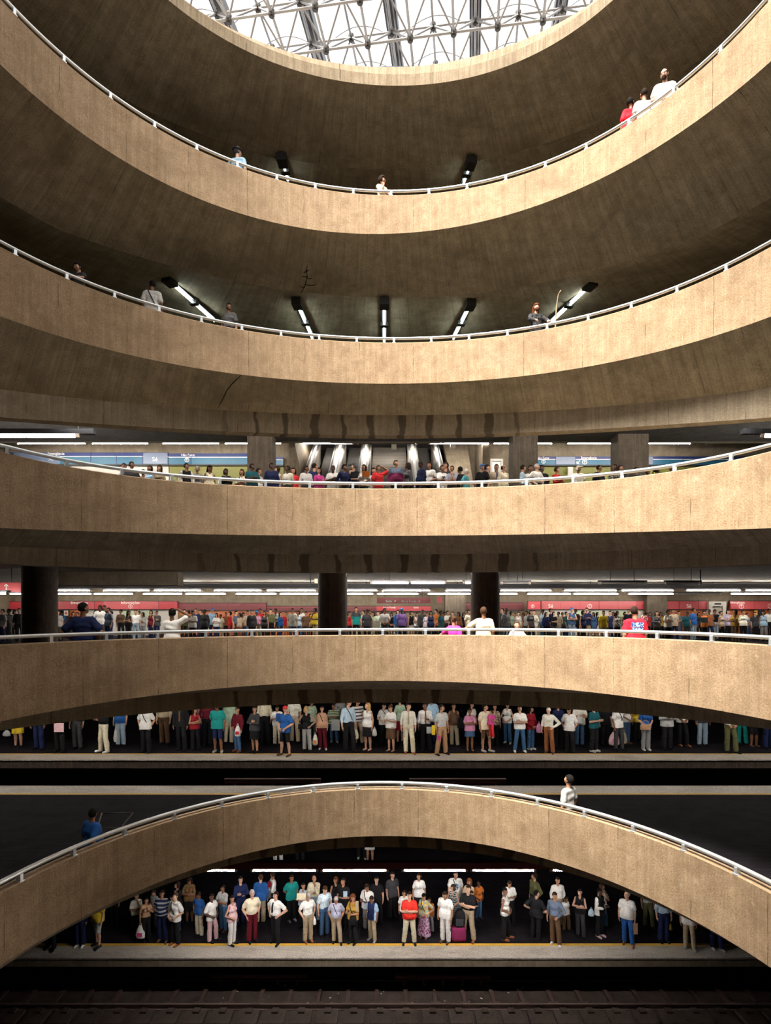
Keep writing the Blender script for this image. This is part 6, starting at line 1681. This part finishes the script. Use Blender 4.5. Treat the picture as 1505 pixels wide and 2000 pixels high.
shopping_bag(731, 1430, Mm(1464), .18, .28, 'light_grey', 'crumpled grey plastic bag right of the black skirt')
shopping_bag(235-9, 1436, Mm(1457), .16, .50, 'white', 'long white plastic bag at the left, beside pale trousers')
shopping_bag(1199, 1443, Mm(1462), .42, .48, 'pale_pink', 'large pink and white plastic bag held by the white T-shirt, right', 'pink')
shopping_bag(1218, 1441, Mm(1456)-.1, .22, .42, 'cream', 'cream plastic bag beside the large pink bag')
shopping_bag(1132.5, 1404, Mm(1457), .28, .36, 'white', 'white plastic bag held by folded arms, right')
shopping_bag(1052, 1422, Mm(1464), .22, .34, 'pink', 'pink bag hanging beside the dark red sweater')
handbag(1260, 1420, Mm(1466), .40, .20, 'tan', 'brown leather handbag held before the blue blouse')
handbag(900, 1412, Mm(1457), .28, .40, 'black', 'black bag hanging left of the pink T-shirt')
handbag(588, 1419, Mm(1466), .24, .18, 'black', 'black shoulder bag of the blond person')
shopping_bag(13, 1432, Mm(1462), .28, .22, 'light_grey', 'pale plastic bag at the very left edge')
def sheet(px, py, d, w, h, col, label, tilt=0, cat='paper', name='paper_sheet', th=.012):
    m = MB(); m.box((-w/2, -th/2, -h/2), (w/2, th/2, h/2)); m.box((-w/2*.96, -th*.9, -h/2*.96), (w/2*.96, -th/2, h/2*.3)); o = m.build(name, cloth(col)); o.location = (px2x(px, d), d, py2z(py, d)); o.rotation_euler = (math.radians(tilt), 0, math.radians(3)); tag(o, label, cat)
sheet(655, 1416, Mm(1450)-.1, .32, .42, 'light_grey', 'large pale sheet held by the striped green T-shirt')
sheet(543, 1401, Mm(1455)-.12, .17, .30, 'blue', 'blue folder held before the white polo shirt', cat='folder', name='folder')
sheet(766, 1400, Mm(1467)-.12, .22, .16, 'white', 'white paper read by the person in brown skirt', -20)
sheet(846, 1426, Mm(1474)-.1, .12, .34, 'yellow', 'yellow folder held left of the tan trousers', cat='folder', name='folder')
sheet(838, 1426, Mm(1468)-.1, .20, .24, 'light_grey', 'pale box file carried by the person with rust tie', cat='folder', name='folder')
sheet(857, 1441, Mm(1474)-.14, .10, .14, 'magenta', 'small magenta booklet held against the tan trousers', cat='booklet', name='booklet')
sheet(115, 1421, Mm(1467)-.12, .34, .32, 'pale_pink', 'pink bag held flat in front of black clothes, left', cat='bag', name='flat_bag')
sheet(588, 1751, L(1813), .30, .20, 'cream', 'sheaf of cream papers carried by the pale blue top', -25)
sheet(526, 1727, dz(1795, BZ)-.25, .12, .20, 'maroon', 'dark red folder held by the person in white, back row', cat='folder', name='folder')
sheet(674, 1747, L(1810), .14, .22, 'pale_blue', 'pale blue folder held by the black T-shirt', cat='folder', name='folder')
sheet(697, 1770, L(1842)-.08, .10, .34, 'khaki', 'rolled tan envelope held by the mustard blouse', cat='envelope', name='envelope')
sheet(1240, 1814, L(1843), .16, .36, 'tan', 'brown paper bag held by the white polo shirt', cat='bag', name='paper_bag')
sheet(1375, 1211, 27.6, .34, .24, 'light_blue', 'light blue folder held in the crowd at the right', cat='folder', name='folder')
sheet(714, 926, 18.0, .22, .18, 'orange', 'orange folder held behind the concourse rail', cat='folder', name='folder')
sheet(735, 1221, 28.0, .34, .40, 'ivory', 'pale shopping bag held between two people in the crowd, centre', cat='bag', name='paper_bag')
# child carried on the arm
c = person(px2x(958, Mm(1468)-.05), Mm(1468)-.12, -5.1 + .58, .98, 'c', 'magenta:tee', 'red:trousers', 'carry', 'L', -35, 'short', hc='dark', skin='b', place='held', px=958, label='small child in pink and red carried on the arm of the cream T-shirt', shoe='beige')
c['label'] = 'small child in pink and red carried on the arm of the cream T-shirt'
# white jacket over the shoulders
# backpack standing on a wheeled suitcase
d = dz(1838, BZ); x = px2x(895, d)
e = empty('suitcase', (x, d, BZ)); tag(e, 'maroon wheeled suitcase on the bottom platform beside the black shirt', 'suitcase')
m = MB(); V = []
for t, s in ((0.05, .92), (.12, 1), (.42, 1), (.50, .9)):
    for i in range(16):
        a = 2*PI*i/16; V.append((.25*s*math.copysign(abs(math.cos(a))**.45, math.cos(a)), .14*s*math.copysign(abs(math.sin(a))**.45, math.sin(a)), t))
m.add(V, [(j*16+i, j*16+(i+1)%16, (j+1)*16+(i+1)%16, (j+1)*16+i) for j in range(3) for i in range(16)] + [tuple(reversed(range(16))), tuple(48+i for i in range(16))], True); m.build('case_body', cloth('wine'), e)
for sx in (-.18, .18):
    m = MB(); m.tube([(sx-.02, .10, .035), (sx+.02, .10, .035)], .035, 10); m.build('wheel', M['black_metal'], e)
m = MB(); m.box((-.17, -.155, .14), (.17, -.13, .36)); m.build('front_pocket', cloth('wine'), e)
e = empty('backpack', (x + .02, d, BZ + .51)); tag(e, 'black backpack lying on top of the maroon suitcase', 'backpack')
m = MB(); V = []
for t, s in ((0, .8), (.08, 1), (.28, 1.0), (.46, .78), (.54, .4)):
    for i in range(16):
        a = 2*PI*i/16; V.append((.20*s*math.copysign(abs(math.cos(a))**.7, math.cos(a)) + .05*t, .14*s*math.sin(a), t))
m.add(V, [(j*16+i, j*16+(i+1)%16, (j+1)*16+(i+1)%16, (j+1)*16+i) for j in range(4) for i in range(16)] + [tuple(reversed(range(16))), tuple(64+i for i in range(16))], True); m.build('bag_body', cloth('black'), e)
m = MB(); m.box((-.12, -.17, .08), (.12, -.12, .30)); m.build('front_pocket', cloth('charcoal'), e)
m = MB(); m.tube([(-.06, 0, .5), (-.03, 0, .6), (.05, 0, .6), (.08, 0, .5)], .012, 6); m.build('handle', cloth('black'), e)
WORLD_ST = 2.1; SUN_E = 22.0; SUN_DIR = (.31, .37, -1.0); EXPO = 0.0
# ------------------------------------------------------------------ daylight
w = bpy.data.worlds.new('overcast_sky'); SC.world = w; w.use_nodes = True
bg = w.node_tree.nodes['Background']; bg.inputs[0].default_value = (1, .97, .93, 1); bg.inputs[1].default_value = WORLD_ST
sun = bpy.data.lights.new('hazy_sun', 'SUN'); sun.energy = SUN_E; sun.angle = math.radians(32); sun.color = (1, .93, .83)
so = bpy.data.objects.new('hazy_sun', sun); COL.objects.link(so)
so.rotation_euler = Vector(SUN_DIR).to_track_quat('-Z', 'Y').to_euler()
SC.view_settings.view_transform = 'Standard'; SC.view_settings.look = 'None'; SC.view_settings.gamma = 1; SC.view_settings.exposure = EXPO
try: SC.view_settings.use_curve_mapping = False
except Exception: pass
SC.cycles.max_bounces = 6; SC.cycles.diffuse_bounces = 4
